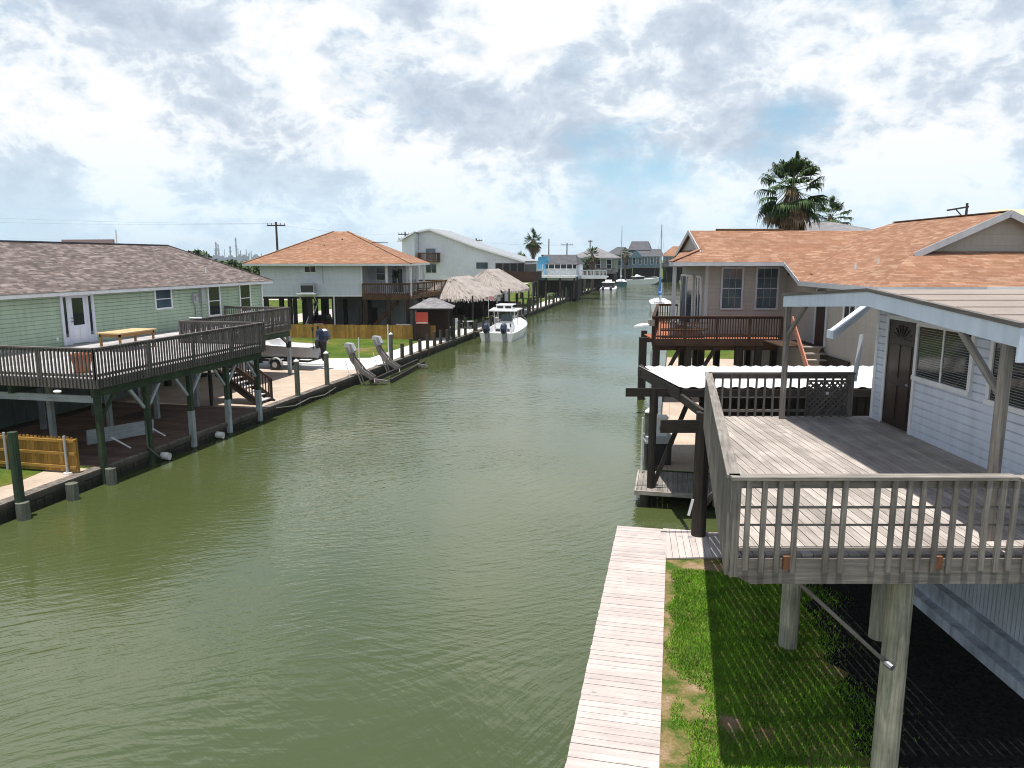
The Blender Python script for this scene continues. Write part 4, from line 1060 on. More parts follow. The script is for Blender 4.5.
# boat lift arms
def lift_arm(Y, label):
    t = thing('boat_lift', label, 'boat lift', (-16.6, Y, -.4))
    P = lambda x, z, dy=0: Vector((x, Y + dy, z))
    b = MB()
    for s in (-.17, .17):
        b.bar(P(-17.62, 1.42, s * .7), P(-17.5, .95, s * .8), .06, .26); b.bar(P(-17.5, 1.0, s * .8), P(-16.95, .30, s), .06, .30); b.bar(P(-16.98, .34, s), P(-16.3, -.08, s), .06, .24)
        b.bar(P(-17.45, .95, s), P(-16.95, -.45, s), .05, .06)
    for k in range(9):
        f = k / 8; x = -17.55 + 1.4 * f; z = 1.2 - 1.5 * f ** .8; sg = 1 if k % 2 else -1
        b.bar(P(x, z, .17 * sg), P(x + .16, z - .17, -.17 * sg), .04, .05)
    part('arm', b, m_weathermetal, t)
    b = MB(); b.bar(P(-17.62, 1.25), P(-17.68, 1.62), .36, .30); part('winch_frame', b, m_grey, t)
    b = MB(); c = P(-17.66, 1.62)
    b.prism([c + Vector((-.30, -.19, .04)), c + Vector((-.22, -.19, .24)), c + Vector((.16, -.19, .22)), c + Vector((.34, -.19, -.18)), c + Vector((.26, -.19, -.30)), c + Vector((.06, -.19, -.26)), c + Vector((-.05, -.19, .0))], (0, .38, 0)); mc = part('motor_cover', b, m_greybox, t)
    b = MB(); b.bar(c + Vector((.10, -.21, .17)), c + Vector((.28, -.21, -.22)), .02, .14, up=(0, 1, 0)); part('cover_panel', b, m_grey, mc)
    b = MB(); b.cyl(P(-17.4, -.3, -.5), P(-17.75, .9, -.45), .02); part('cable_pole', b, m_cleanwhite, t)
    return t
lift_arm(38.2, 'leaning lattice boat lift arm with grey motor cover, the nearer of the pair'); lift_arm(42.1, 'leaning lattice boat lift arm with grey motor cover, the farther of the pair')
t = thing('boat_lift_cradle', 'low dark lift cradle with pale bunks lying at the water by the lift arms', 'boat lift', (-15.6, 41, -.3))
b = MB(); b.bar((-16.4, 38.0, -.28), (-16.6, 46.5, -.22), .14, .22); b.bar((-15.6, 39.0, -.36), (-16.1, 46.3, -.3), .12, .2); part('beam', b, m_dark, t)
b = MB(); b.bar((-16.6, 38.3, -.2), (-15.7, 38.7, -.36), .22, .16); b.bar((-16.0, 44.6, -.22), (-15.4, 44.9, -.36), .22, .16); part('bunk', b, m_weathermetal, t)
for (X, Y, h, l) in ((-18.2, 40.6, 1.9, 'thin white guide pole standing behind the two lift arms, nearer one'), (-18.5, 46.0, 2.2, 'thin white guide pole standing behind the two lift arms, farther one')):
    b = MB(); b.cyl((X, Y, 0), (X, Y, h), .035, .035, 8); solo('guide_pole', b, m_pvc, l, 'pole', (X, Y, 0))

# ------------------------------------------------------------------ boats
def hull_mesh(L, B, dep, draft, bowrise=.5, stern_z=None, floor=.25, shear=.0, nst=14):
    """loft along +Y from the transom (y=0) to the bow (y=L). z=0 is the water line. returns hull, deck meshes"""
    h = MB(); d = MB(); sec = []
    for i in range(nst + 1):
        u = i / nst; y = L * u
        hb = B / 2 * (1 - max(0, (u - .45) / .55) ** 2.3) * (.94 + .06 * min(1, u * 4)); hb = max(hb, .02)
        cb = hb * (.86 - .35 * max(0, u - .4)); zk = -draft + (draft + dep * .75) * max(0, (u - .62) / .38) ** 2.4
        zc = -draft * .35 + (dep * .8 + draft * .3) * max(0, (u - .5) / .5) ** 2.2
        zg = dep + bowrise * u ** 1.8; zc = min(zc, zg - .06); zk = min(zk, zc - .02)
        sec.append((y, hb, cb, zk, zc, zg))
    for a, c in zip(sec, sec[1:]):
        for s in (-1, 1):
            P = lambda q: [(0, q[0], q[3]), (s * q[2], q[0], q[4]), (s * q[1], q[0], q[5])]
            p0, p1 = P(a), P(c)
            for k in (0, 1): h.face([p0[k], p1[k], p1[k + 1], p0[k + 1]])
            ia, ic = max(a[1] - .16, .01), max(c[1] - .16, .01)
            d.face([(s * a[1], a[0], a[5]), (s * c[1], c[0], c[5]), (s * ic, c[0], c[5] + .02), (s * ia, a[0], a[5] + .02)])
            fo = lambda q: floor if q[0] < L * .62 else q[5] - .12
            d.face([(s * ia, a[0], a[5] + .02), (s * ic, c[0], c[5] + .02), (s * ic, c[0], fo(c)), (s * ia, a[0], fo(a))])
        d.face([(-ia, a[0], fo(a)), (ia, a[0], fo(a)), (ic, c[0], fo(c)), (-ic, c[0], fo(c))])
    a = sec[0]; h.face([(0, 0, a[3]), (a[2], 0, a[4]), (a[1], 0, a[5]), (-a[1], 0, a[5]), (-a[2], 0, a[4])])
    d.face([(-a[1], .0, a[5]), (a[1], .0, a[5]), (a[1] - .16, .22, a[5] + .02), (-a[1] + .16, .22, a[5] + .02)])
    d.face([(-a[1] + .16, .22, a[5] + .02), (a[1] - .16, .22, a[5] + .02), (a[1] - .16, .22, floor), (-a[1] + .16, .22, floor)])
    return h, d, sec
def xf(mb, M):
    mb.v = [M @ v for v in mb.v]; return mb
def loft(mb, rings):
    for r0, r1 in zip(rings, rings[1:]):
        n = len(r0)
        for k in range(n): mb.face([r0[k], r0[(k + 1) % n], r1[(k + 1) % n], r1[k]])
    mb.face(rings[0]); mb.face(rings[-1])
def octo(x, z, hw, y0, y1, c=.3):
    dy = (y1 - y0) * c; dx = hw * c * 1.5
    return [(x - hw, y0 + dy, z), (x - hw + dx, y0, z), (x + hw - dx, y0, z), (x + hw, y0 + dy, z), (x + hw, y1 - dy, z), (x + hw - dx, y1, z), (x - hw + dx, y1, z), (x - hw, y1 - dy, z)]
def outboard(mb_cowl, mb_leg, x, y, z, k=1.0):
    R_ = lambda dz, hw, a, c: octo(x, z + dz * k, hw * k, y + a * k, y + c * k)
    loft(mb_cowl, [R_(.24, .13, -.40, .02), R_(.32, .18, -.50, .08), R_(.52, .19, -.54, .10), R_(.74, .165, -.48, .08), R_(.82, .10, -.38, .02)])
    loft(mb_leg, [R_(.26, .11, -.36, .0), R_(.0, .08, -.34, -.06), R_(-.28, .06, -.32, -.08), R_(-.30, .04, -.36, -.04), R_(-.50, .03, -.34, -.10), R_(-.66, .012, -.30, -.14)])
    mb_leg.box(x - .14 * k, x + .14 * k, y - .50 * k, y - .04 * k, z - .31 * k, z - .285 * k)
    mb_leg.cyl((x, y - .44 * k, z - .44 * k), (x, y + .02 * k, z - .44 * k), .06 * k, .035 * k, 8)
    mb_leg.box(x - .12 * k, x + .12 * k, y - .04 * k, y + .16 * k, z - .05 * k, z + .3 * k)
def sport_boat(name, label, X, Y, rot, L, B, dep, ttop=True, enclosure=False, engines=2, cat='boat', hullmat=None):
    M = Matrix.Translation((X, Y, ZW)) @ Matrix.Rotation(rot, 4, 'Z')
    t = thing(name, label, cat, (X, Y, ZW))
    h, d, sec = hull_mesh(L, B, dep, .45, .6, floor=.30)
    part('hull', xf(h, M), hullmat or m_white, t, smooth=False); part('deck', xf(d, M), m_white, t)
    b = MB(); cy = L * .40
    b.prism([(-B * .17, cy - .5, .4), (-B * .17, cy - .5, 1.25), (-B * .17, cy + .2, 1.5), (-B * .17, cy + .8, 1.15), (-B * .17, cy + 1.3, .9), (-B * .17, cy + 1.3, .4)], (B * .34, 0, 0)); part('console', xf(b, M), m_white, t)
    b = MB(); b.prism([(-B * .16, cy - .05, 1.42), (-B * .16, cy + .25, 2.0), (-B * .16, cy + .28, 2.0), (-B * .16, cy + .6, 1.3)], (B * .32, 0, 0)); part('windshield', xf(b, M), m_glassblue, t)
    b = MB(); b.box(-B * .2, B * .2, cy - 1.5, cy - .95, .42, .95); b.box(-B * .2, B * .2, cy - 1.55, cy - 1.45, .95, 1.35); part('helm_seat', xf(b, M), m_white, t)
    b = MB(); b.box(-B * .2, B * .2, cy - 1.56, cy - 1.551, .62, .82); b.box(-B * .17, B * .17, cy - .515, cy - .501, .95, 1.2); part('dark_panel', xf(b, M), m_black, t)
    if ttop:
        b = MB()
        tz = 2.5
        b.prism([(-B * .40, cy - 1.45, tz), (-B * .43, cy - 1.1, tz + .1), (-B * .43, cy + .9, tz + .12), (-B * .34, cy + 1.35, tz)], (0, 0, -.01)) if False else b.slab([(-B * .40, cy - 1.5, tz), (B * .40, cy - 1.5, tz), (B * .43, cy + .6, tz + .1), (B * .33, cy + 1.3, tz + .06), (-B * .33, cy + 1.3, tz + .06), (-B * .43, cy + .6, tz + .1)], .1)
        tp = part('hard_top', xf(b, M), m_white, t)
        b = MB()
        for s in (-1, 1):
            for yy in (cy - .75, cy + .75): b.cyl((s * B * .26, yy, .5), (s * B * .30, yy - .15, tz), .03, .03, 6)
            b.cyl((s * B * .26, cy - .75, 1.5), (s * B * .3, cy + .6, 2.2), .02, .02, 6)
        part('frame_pipe', xf(b, M), m_pvc, t)
        b = MB(); b.box(-B * .23, B * .23, cy - .9, cy - .8, tz + .02, tz + .42); b.box(-B * .24, B * .24, cy - .95, cy + .7, tz + .40, tz + .48)
        part('upper_station', xf(b, M), m_white, tp)
        b = MB(); b.box(-B * .2, -B * .03, cy - .92, cy - .9, tz + .14, tz + .34); b.box(B * .03, B * .2, cy - .92, cy - .9, tz + .14, tz + .34); part('opening', xf(b, M), m_black, tp)
    if enclosure:
        b = MB(); b.box(-B * .36, B * .36, cy - 1.3, cy + 1.0, 1.15, 2.2); part('window_enclosure', xf(b, M), m_black, t)
        b = MB(); b.slab([(-B * .4, cy - 1.6, 2.3), (B * .4, cy - 1.6, 2.3), (B * .36, cy + 1.2, 2.35), (-B * .36, cy + 1.2, 2.35)], .12); b.prism([(-B * .2, cy - .8, 2.3), (-B * .2, cy - .6, 2.8), (-B * .2, cy + .6, 2.3)], (B * .4, 0, 0)); part('hard_top', xf(b, M), m_white, t)
    es = {1: (0,), 2: (-B * .24, B * .24)}[engines]
    for ex in es:
        c = MB(); l = MB(); outboard(c, l, ex, -.12, .40, 1.45)
        e = part('outboard_motor', xf(c, M), m_navy, t); part('leg', xf(l, M), m_greybox, e)
    b = MB()
    for s in (-1, 1):
        pts = [(s * (sec[i][1] - .1), sec[i][0], sec[i][5] + .3) for i in range(8, 14)]; b.tube(pts, .02, 5)
        for q in pts[::2]: b.cyl((q[0], q[1], q[2] - .3), q, .015, .015, 5)
    part('bow_rail', xf(b, M), m_grey, t)
    return t
t = sport_boat('motor_boat', 'white motor boat with raised hard top and two outboards moored before the thatched huts', -14.8, 61.4, R(0), 10.0, 3.2, .72, True)
b = MB(); M = Matrix.Translation((-14.8, 61.4, ZW)); b.cyl((-.9, 4.1, 2.6), (-.9, 4.1, 4.2), .018, .01, 5); part('antenna', xf(b, M), m_pvc, t)
# little flag on the first boat
b = MB(); b.face([(-16.35, 65.0, 2.9), (-15.9, 65.0, 2.75), (-15.9, 65.0, 3.05), (-16.35, 65.0, 3.2)]); b.face([(-16.34, 65.01, 2.9), (-15.9, 65.01, 2.75), (-15.9, 65.01, 3.05), (-16.34, 65.01, 3.2)]); part('flag', b, plain('flag_cloth', (.6, .25, .28), .8), t)
b = MB(); b.cyl((-16.37, 65.0, 1.3), (-16.37, 65.0, 3.25), .018, .018, 5); part('flag_staff', b, m_pvc, t)

for (p_, q_, l_) in (((-15.9, 62.0, .3), (-17.4, 60.6, .8), 'slack mooring rope from the stern of the moored white boat to a post'), ((-15.6, 69.0, .6), (-17.4, 70.6, 1.0), 'slack mooring rope from the bow of the moored white boat to a post')):
    P_, Q_ = Vector(p_), Vector(q_); b = MB(); b.tube([P_ + (Q_ - P_) * (k / 8) - Vector((0, 0, .45 * (k / 8) * (1 - k / 8) * 2)) for k in range(9)], .018, 5); solo('mooring_line', b, m_straw, l_, 'rope', p_)
# trailer boat
t = thing('trailer_boat', 'grey skiff with big navy outboard parked on a dark trailer behind the stairs', 'boat', (-22, 40.2, 0))
M = Matrix.Translation((-20.7, 40.2, .95)) @ Matrix.Rotation(R(90), 4, 'Z')
h, d, sec = hull_mesh(5.6, 2.0, .45, .3, .3, floor=.1)
part('hull', xf(h, M), m_greybox, t); part('deck', xf(d, M), m_white, t)
b = MB(); b.box(-.35, .35, 2.2, 2.9, .1, .85); part('console', xf(b, M), m_white, t)
b = MB(); b.prism([(-.34, 2.75, .84), (-.34, 3.0, 1.15), (-.34, 3.03, 1.15), (-.34, 2.85, .84)], (.68, 0, 0)); part('windshield', xf(b, M), m_glassblue, t)
c = MB(); l = MB(); outboard(c, l, 0, -.15, .40, 1.30); e = part('outboard_motor', xf(c, M), m_navy, t); part('leg', xf(l, M), m_black, e)
for s in (-.55, .1):
    b = MB(); b.cyl((s, -.05, .3), (s, -.05, 1.5), .02); b.cyl((s, -.05, 1.4), (s, -.05, 1.62), .06); part('rod_holder', xf(b, M), m_black, t)
b = MB()
for s in (-.75, .75): b.bar((-20.9, 40.2 + s, .55), (-25.5, 40.2 + s * .5, .5), .08, .12)
b.bar((-20.9, 39.3, .55), (-20.9, 41.1, .55), .08, .1); b.bar((-22.8, 39.3, .5), (-22.8, 41.1, .5), .08, .1); part('trailer_frame', b, m_black, t)
for yy in (39.1, 41.2):
    b = MB(); b.cyl((-22.9, yy, .33), (-22.9, yy + .2, .33), .33, .33, 18); w = part('wheel', b, m_black, t)
    b = MB(); b.cyl((-22.9, yy - .01, .33), (-22.9, yy + .21, .33), .17, .17, 12); part('rim', b, m_greybox, w)
    b = MB()
    for k in range(9): 
        a0, a1 = math.pi * k / 9, math.pi * (k + 1) / 9
        b.hexa([(-22.9 + .42 * math.cos(a), yy + w_, .33 + .42 * math.sin(a) + dz) for dz in (0, .02) for w_ in (-.03, .24) for a in (a0, a1)], .1, .2, .02)
    part('fender', b, m_greybox, w)
b = MB(); b.bar((-20.9, 41.6, .05), (-24.2, 41.8, .05), .25, .12); solo('board_stack', b, m_cleanwhite, 'long white board lying on the paving beside the trailer', 'board', (-22, 41.7, 0))
# ================================================================== LEFT BANK, FARTHER
# fence across the far lawn
t = thing('wooden_fence', 'long golden board fence across the lawn in front of the grey stilt house', 'fence', (-24, 56.5, 0))
b = MB(); P = Vector((-18.9, 57.1, 0)); Q = Vector((-34.5, 55.4, 0)); d_ = (Q - P).normalized(); L_ = (Q - P).length
k = 0
while k * .147 < L_:
    c = P + d_ * (k * .147); h = 1.16 + random.uniform(-.02, .02); b.bar(c + Vector((0, 0, .04)), c + Vector((0, 0, h)), .14, .02, up=(-d_.y, d_.x, 0)); k += 1
part('boards', b, m_fence, t)
b = MB()
for z in (.25, .95): b.bar(P + Vector((0, .04, z)), Q + Vector((0, .04, z)), .05, .09)
part('fence_rail', b, m_fence, t)

# grey stilt house (stands square to the camera)
t = thing('grey_stilt_house', 'blue grey stilt house under an orange hip roof with brown side deck', 'house', (-15, 68, 0), FH)
y0 = 62.0
b = MB(); b.box(-21.0, -12.55, y0, 75, 3.45, 6.0); b.box(-12.55, -9.3, 65.5, 75, 3.45, 6.0); part('siding', b, m_greysid, t)
b = MB(); hip_roof(b, -22.1, -8.2, 60.95, 74.5, 6.13, 8.95, (6.0, 6.6), 'x'); part('roof', b, m_rooforange, t)
for (p_, q_) in (((-22.1, 60.95, 6.15), (-16.1, 67.72, 8.97)), ((-8.2, 60.95, 6.15), (-14.8, 67.72, 8.97))): b = MB(); b.bar(p_, q_, .24, .035); part('hip_cap', b, m_rooforange, t)
b = MB(); ring(b, -22.08, -8.22, 60.97, 74.4, 5.95, 6.12, .04); part('fascia', b, m_cleanwhite, t)
b = MB(); b.box(-12.6, -12.48, y0 - .03, y0 + .1, 3.45, 5.95); b.box(-21.0, -12.55, y0 - .04, y0 + .01, 3.40, 3.55); part('corner_trim', b, m_cleanwhite, t)
b = MB(); b.bar((-13.2, 65.9, 7.95), (-10.9, 65.9, 7.9), .1, .06); part('ridge_vent', b, m_roofdark, t)
for (xx, yy, zz) in ((-17.4, 63.8, 7.05), (-16.2, 64.6, 7.4), (-14.9, 65.8, 7.95)):
    b = MB(); b.cyl((xx, yy, zz - .2), (xx, yy, zz + .32), .06, .06, 8); part('vent_pipe', b, m_black, t)
window(t, y0, 'x', -17.25, -16.35, 5.42, 5.88, -1, m_cleanwhite, m_glass, .08, .05, (), (.5,))
window(t, 65.5, 'x', -11.9, -11.2, 4.7, 5.75, -1, m_cleanwhite, m_glass, .08, .05, (.5,), ())
for x in (-10.2, -9.7):
    window(t, 65.5, 'x', x - .35, x + .05, 3.6, 5.7, -1, m_cleanwhite, m_glassblue, .06, .05, (), ())
for yy in (66.5, 68.5, 70.5, 72.5): window(t, -9.3, 'y', yy, yy + 1.4, 3.6, 5.7, 1, m_cleanwhite, m_glassblue, .1, .05, (), (.5,))
b = MB(); b.cyl((-15.75, y0 - .05, 4.5), (-15.75, y0 - .05, 5.9), .03); part('conduit', b, m_greybox, t)
for (xx, yy) in ((-8.5, 62.3), (-8.4, 66), (-8.3, 70), (-10.5, 62.3)):
    b = MB(); b.box(xx - .09, xx + .09, yy - .09, yy + .09, 3.4, 6.0); part('porch_column', b, m_cleanwhite, t)
for x in (-20.7, -18.7, -17.0, -15.0, -12.8):
    for y in (62.3, 66.5, 70.5, 74.7):
        b = MB(); b.box(x - .16, x + .16, y - .16, y + .16, 0, 3.45); part('piling', b, m_dark, t)
b = MB(); b.box(-20.9, -12.6, 62.1, 74.9, 3.2, 3.42); part('floor_beam', b, m_dark, t)
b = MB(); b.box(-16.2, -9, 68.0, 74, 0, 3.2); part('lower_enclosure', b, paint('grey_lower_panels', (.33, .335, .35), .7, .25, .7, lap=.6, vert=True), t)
b = MB(); b.box(-13.3, -12.4, 67.95, 68.0, 0, 2.1); part('door', b, m_darkbrown, t)
b = MB(); b.cyl((-14.9, 61.9, 0), (-14.9, 61.9, 3.4), .06); part('drain_pipe', b, m_pvc, t)
t = thing('air_conditioner', 'grey air conditioner on a bracket shelf high on the grey stilt house wall', 'air conditioner', (-16.9, 61.5, 3.7), FH)
b = MB(); b.box(-17.45, -16.35, 61.15, 61.85, 3.72, 4.5); part('casing', b, m_greybox, t)
b = MB(); b.box(-17.4, -16.4, 61.12, 61.15, 3.8, 4.35); part('grille', b, m_black, t)
b = MB(); b.box(-17.8, -16.2, 61.05, 61.98, 3.62, 3.72); b.bar((-17.6, 61.1, 3.6), (-17.6, 61.98, 3.0), .06, .08); b.bar((-16.4, 61.1, 3.6), (-16.4, 61.98, 3.0), .06, .08); part('shelf', b, m_cleanwhite, t)
t = thing('brown_deck', 'brown railed side deck of the grey stilt house on dark posts', 'deck', (-9, 66, 3), FH)
b = MB(); b.slab([(-12.5, 62, 3.5), (-8.6, 62, 3.5), (-6.2, 73, 3.5), (-12.5, 73, 3.5)], .1); part('floor_boards', b, m_brown, t)
b = MB(); b.box(-12.5, -8.6, 61.94, 61.99, 3.15, 3.5); b.bar((-8.58, 62, 3.33), (-6.18, 73, 3.33), .05, .34); part('rim_board', b, m_brown, t)
b = MB(); railing(b, (-12.5, 61.97), (-8.6, 61.97), 3.5, 4.5, .16, .06, .25, .15, .05, True, (0, -.04), 3); part('railing', b, m_brown, t)
b = MB(); railing(b, (-8.6, 61.97), (-6.2, 73), 3.5, 4.5, .32, .045, .25, .15, .05, True, (.04, 0), 5); part('railing', b, m_brown, t)
b = MB(); railing(b, (-12.5, 73), (-6.2, 73), 3.5, 4.5, .2, .06, .2, .15, .05, True); part('railing', b, m_brown, t)
for (xx, yy) in ((-12.3, 62.2), (-10.4, 62.2), (-8.75, 62.2), (-8.0, 65), (-7.4, 68), (-6.6, 72.5)):
    b = MB(); b.box(xx - .15, xx + .15, yy - .15, yy + .15, 0, 3.3); part('post', b, m_darkbrown, t)
b = MB(); b.bar((-12.6, 63, .1), (-9.8, 63, 2.9), .06, .28); b.bar((-12.6, 63.9, .1), (-9.8, 63.9, 2.9), .06, .28)
for k in range(10): b.box(-12.5 + .28 * k, -12.2 + .28 * k, 63, 63.9, .3 + .28 * k, .34 + .28 * k)
part('stairs', b, m_brown, t)
t = thing('hanging_fern', 'hanging fern basket on the porch of the grey stilt house', 'plant', (-9.9, 63.3, 5), FH)
b = MB(); rng = random.Random(2)
for k in range(220):
    a = rng.uniform(0, 6.28); e = rng.uniform(-1.2, .9); r = rng.uniform(.25, .55)
    p = Vector((-9.9, 63.3, 5.25)); q = p + Vector((math.cos(a) * math.cos(e), math.sin(a) * math.cos(e), math.sin(e) * .9)) * r
    n = Vector((-math.sin(a), math.cos(a), 0)) * .05; b.face([p - n * .3, p + n * .3, q + n, q - n])
part('foliage', b, m_palm, t)
b = MB(); b.lathe((-9.9, 63.3, 5.0), [(.01, 0), (.15, .02), (.2, .2)], 10); b.cyl((-9.9, 63.3, 5.2), (-9.9, 63.3, 6.0), .01); part('basket', b, m_dark, t)
# car under the house
t = thing('parked_car', 'maroon car parked in the shade between pilings under the grey stilt house', 'car', (-17.8, 66, 0), FH)
b = MB(); cx, cy = -17.6, 68.0
b.prism([(cx - .85, cy - 2.1, .3), (cx - .85, cy - 2.1, .85), (cx - .85, cy - 1.9, .98), (cx - .85, cy + 1.1, 1.0), (cx - .85, cy + 2.1, .85), (cx - .85, cy + 2.15, .3)], (1.7, 0, 0)); part('body', b, m_darkred, t)
b = MB(); b.prism([(cx - .75, cy - 1.7, .97), (cx - .68, cy - 1.1, 1.48), (cx - .68, cy + .3, 1.5), (cx - .75, cy + 1.1, .99)], (1.45, 0, 0)); part('cabin', b, m_glass, t)
b = MB(); b.box(cx - .7, cx + .7, cy - 2.16, cy - 2.09, .45, .82); part('bumper', b, m_cleanwhite, t)
for sx in (-.8, .8):
    for sy in (-1.3, 1.35): b = MB(); b.cyl((cx + sx - .1, cy + sy, .32), (cx + sx + .1, cy + sy, .32), .32, .32, 14); part('wheel', b, m_black, t)
t = thing('leaning_ladder', 'pale ladder leaning over the maroon car under the stilt house', 'ladder', (-17.3, 64, 0), FH)
b = MB(); b.bar((-17.8, 63.4, .9), (-16.9, 63.4, 3.0), .05, .09); b.bar((-17.5, 63.4, .8), (-16.6, 63.4, 2.9), .05, .09)
for k in range(7): f = k / 7 + .07; b.bar((-17.8 + .9 * f, 63.4, .9 + 2.1 * f), (-17.5 + .9 * f, 63.4, .8 + 2.1 * f), .03, .03)
part('rails', b, m_pvc, t)
# hut with grey hip roof
t = thing('bar_hut', 'small open hut with grey hip roof and red panel next to the golden lawn fence', 'hut', (-6.5, 60, 0), FH)
b = MB(); hip_roof(b, -8.25, -4.75, 58.8, 62.2, 2.62, 3.38, (1.5, 1.5), 'x'); part('roof', b, m_roofgrey, t)
b = MB(); ring(b, -8.2, -4.8, 58.85, 62.15, 2.48, 2.62, .05); part('fascia', b, m_dark, t)
for x in (-7.9, -5.1):
    for y in (59.2, 61.8): b = MB(); b.box(x - .08, x + .08, y - .08, y + .08, 0, 2.5); part('post', b, m_dark, t)
b = MB(); b.box(-7.8, -5.2, 61.6, 61.7, 0, 2.5); part('back_wall', b, m_darkbrown, t)
b = MB(); b.box(-7.8, -6.6, 59.3, 59.36, 0, 1.5); part('front_panel', b, m_darkbrown, t)
b = MB(); b.box(-7.75, -6.75, 59.2, 59.27, 1.35, 2.3); s_ = part('sign_panel', b, m_red, t)
b = MB(); b.box(-7.7, -6.8, 59.185, 59.2, 1.4, 1.47); part('sign_strip', b, m_cleanwhite, s_)
def patio_set(x, y, lab):
    t = thing('patio_table', lab, 'table', (x, y, 0))
    b = MB(); b.cyl((x, y, .70), (x, y, .74), .55, .55, 16); part('tabletop', b, m_white, t)
    b = MB(); b.cyl((x, y, .0), (x, y, .7), .05); b.lathe((x, y, 0), [(.001, .06), (.3, .02), (.3, 0)], 10); part('leg', b, m_greybox, t)
patio_set(-18.7, 60.6, 'round white table on the white path before the grey-roofed hut'); patio_set(-18.9, 67.0, 'round white table by the posts at the near thatched hut')
proto = None
for i, (x, y, r, lab) in enumerate(((-19.6, 60.4, 1.4, 'white patio chair left of the round table by the grey-roofed hut'), (-18.3, 61.8, 3.0, 'white patio chair behind the round table by the grey-roofed hut'), (-19.9, 67.4, 1.2, 'white patio chair at the table under the near thatched hut'))):
    if proto is None:
        proto = thing('patio_chair', lab, 'chair', (0, 0, 0), FC, 'white patio chairs')
        b = MB(); b.box(-.25, .25, -.25, .25, .42, .46); part('seat', b, m_white, proto)
        b = MB(); b.hexa([(-.25, .22, .46), (.25, .22, .46), (-.25, .26, .46), (.25, .26, .46), (-.25, .32, .95), (.25, .32, .95), (-.25, .36, .95), (.25, .36, .95)], .5, .04, .5); part('backrest', b, m_white, proto)
        for sx in (-.22, .22):
            for sy in (-.22, .22): b = MB(); b.cyl((sx, sy, 0), (sx, sy, .43), .02, .02, 6); part('leg', b, m_white, proto)
        o = proto
    else: o = copy_tree(proto)
    place(o, (x, y, 0), FC, r, lab)
t = thing('storage_bin', 'grey storage bin behind the golden lawn fence', 'bin', (-8.9, 61.3, 0), FH)
b = MB(); b.box(-9.6, -8.5, 60.9, 61.5, 0, 1.05); part('body', b, m_greybox, t)
b = MB(); b.box(-9.65, -8.45, 60.85, 61.55, 1.05, 1.14); part('lid', b, m_grey, t)

# thatched huts
def palapa(x0, x1, y0, y1, ze, zr, ins, label, seed):
    rng = random.Random(seed)
    t = thing('thatched_hut', label, 'hut', ((x0 + x1) / 2, (y0 + y1) / 2, 0))
    cx = (x0 + x1) / 2; N = 48
    b = MB()
    ring0 = []
    per = [(x0, y0, x1, y0), (x1, y0, x1, y1), (x1, y1, x0, y1), (x0, y1, x0, y0)]
    for (ax, ay, bx, by_) in per:
        for k in range(N // 2): f = k / (N / 2); ring0.append((ax + (bx - ax) * f, ay + (by_ - ay) * f))
    M_ = 10; rows = []
    for j in range(M_ + 1):
        f = j / M_; row = []
        for (px, py) in ring0:
            # pull the corners in so the hut is rounded
            vx, vy = px - cx, py - (y0 + y1) / 2; hx_, hy_ = (x1 - x0) / 2, (y1 - y0) / 2
            rr = (abs(vx / hx_) ** 4 + abs(vy / hy_) ** 4) ** .25; px2, py2 = cx + vx / rr, (y0 + y1) / 2 + vy / rr
            ty = min(max(py2, y0 + ins), y1 - ins); tx = cx
            g = f ** 1.0
            X = px2 + (tx - px2) * g; Y = py2 + (ty - py2) * g
            Z = ze + (zr - ze) * (f ** .88) + (rng.uniform(-.035, .035) if 0 < j < M_ else (rng.uniform(-.08, .04) if j == 0 else .02))
            row.append((X, Y, Z))
        rows.append(row)
    n = len(ring0)
    for j in range(M_):
        for k in range(n):
            k2 = (k + 1) % n
            u0, u1 = k * .35, (k + 1) * .35
            b.face([rows[j][k], rows[j][k2], rows[j + 1][k2], rows[j + 1][k]], [(u0, j * .45), (u1, j * .45), (u1, j * .45 + .45), (u0, j * .45 + .45)])
    # ragged fringe and loose tufts
    for k in range(n):
        for q in range(5):
            f = rng.random(); k2 = (k + 1) % n
            p = Vector(rows[0][k]) * (1 - f) + Vector(rows[0][k2]) * f; r_ = p + (p - Vector((cx, (y0 + y1) / 2, p.z))).normalized() * rng.uniform(.0, .18) + Vector((0, 0, -rng.uniform(.12, .34)))
            s = Vector((rng.uniform(-.08, .08), rng.uniform(-.08, .08), 0)); b.face([p - s, p + s + Vector((.01, .05, .04)), r_ + s * .4, r_ - s * .4])
    for q in range(160):
        j = rng.randrange(M_); k = rng.randrange(n); p = Vector(rows[j][k]) ; d = (Vector(rows[max(j - 1, 0)][k]) - Vector(rows[j + 1][k])).normalized()
        s = Vector((-d.y, d.x, 0)).normalized() * rng.uniform(.03, .1) if abs(d.x) + abs(d.y) > 1e-4 else Vector((.05, 0, 0))
        b.face([p - s + Vector((0, 0, .02)), p + s + Vector((0, 0, .02)), p + d * rng.uniform(.3, .7) + s * .5 + Vector((0, 0, .09)), p + d * rng.uniform(.3, .7) - s * .5 + Vector((0, 0, .09))])
    part('thatch', b, m_thatch, t)
    for x in (x0 + .6, cx, x1 - .6):
        for y in [y0 + .8 + (y1 - y0 - 1.6) * q / 3 for q in range(4)]:
            b = MB(); b.cyl((x, y, 0), (x, y, ze + .3), .1, .09, 8); part('post', b, m_dark, t)
    b = MB(); b.box(x0 + .5, x0 + .6, y0 + .6, y1 - .6, 0, 2.2); b.box(x0 + .6, x1 - 2.4, y1 - .8, y1 - .7, 0, 1.1); b.box(x0 + 1.5, x1 - 2.2, y0 + 3, y0 + 3.6, 0, 1.05); part('bar_counter', b, m_darkbrown, t)
    return t
palapa(-24.8, -17.9, 66.5, 80, 2.8, 4.75, 3.3, 'near thatched hut roof on dark posts behind the moored white boat', 5)
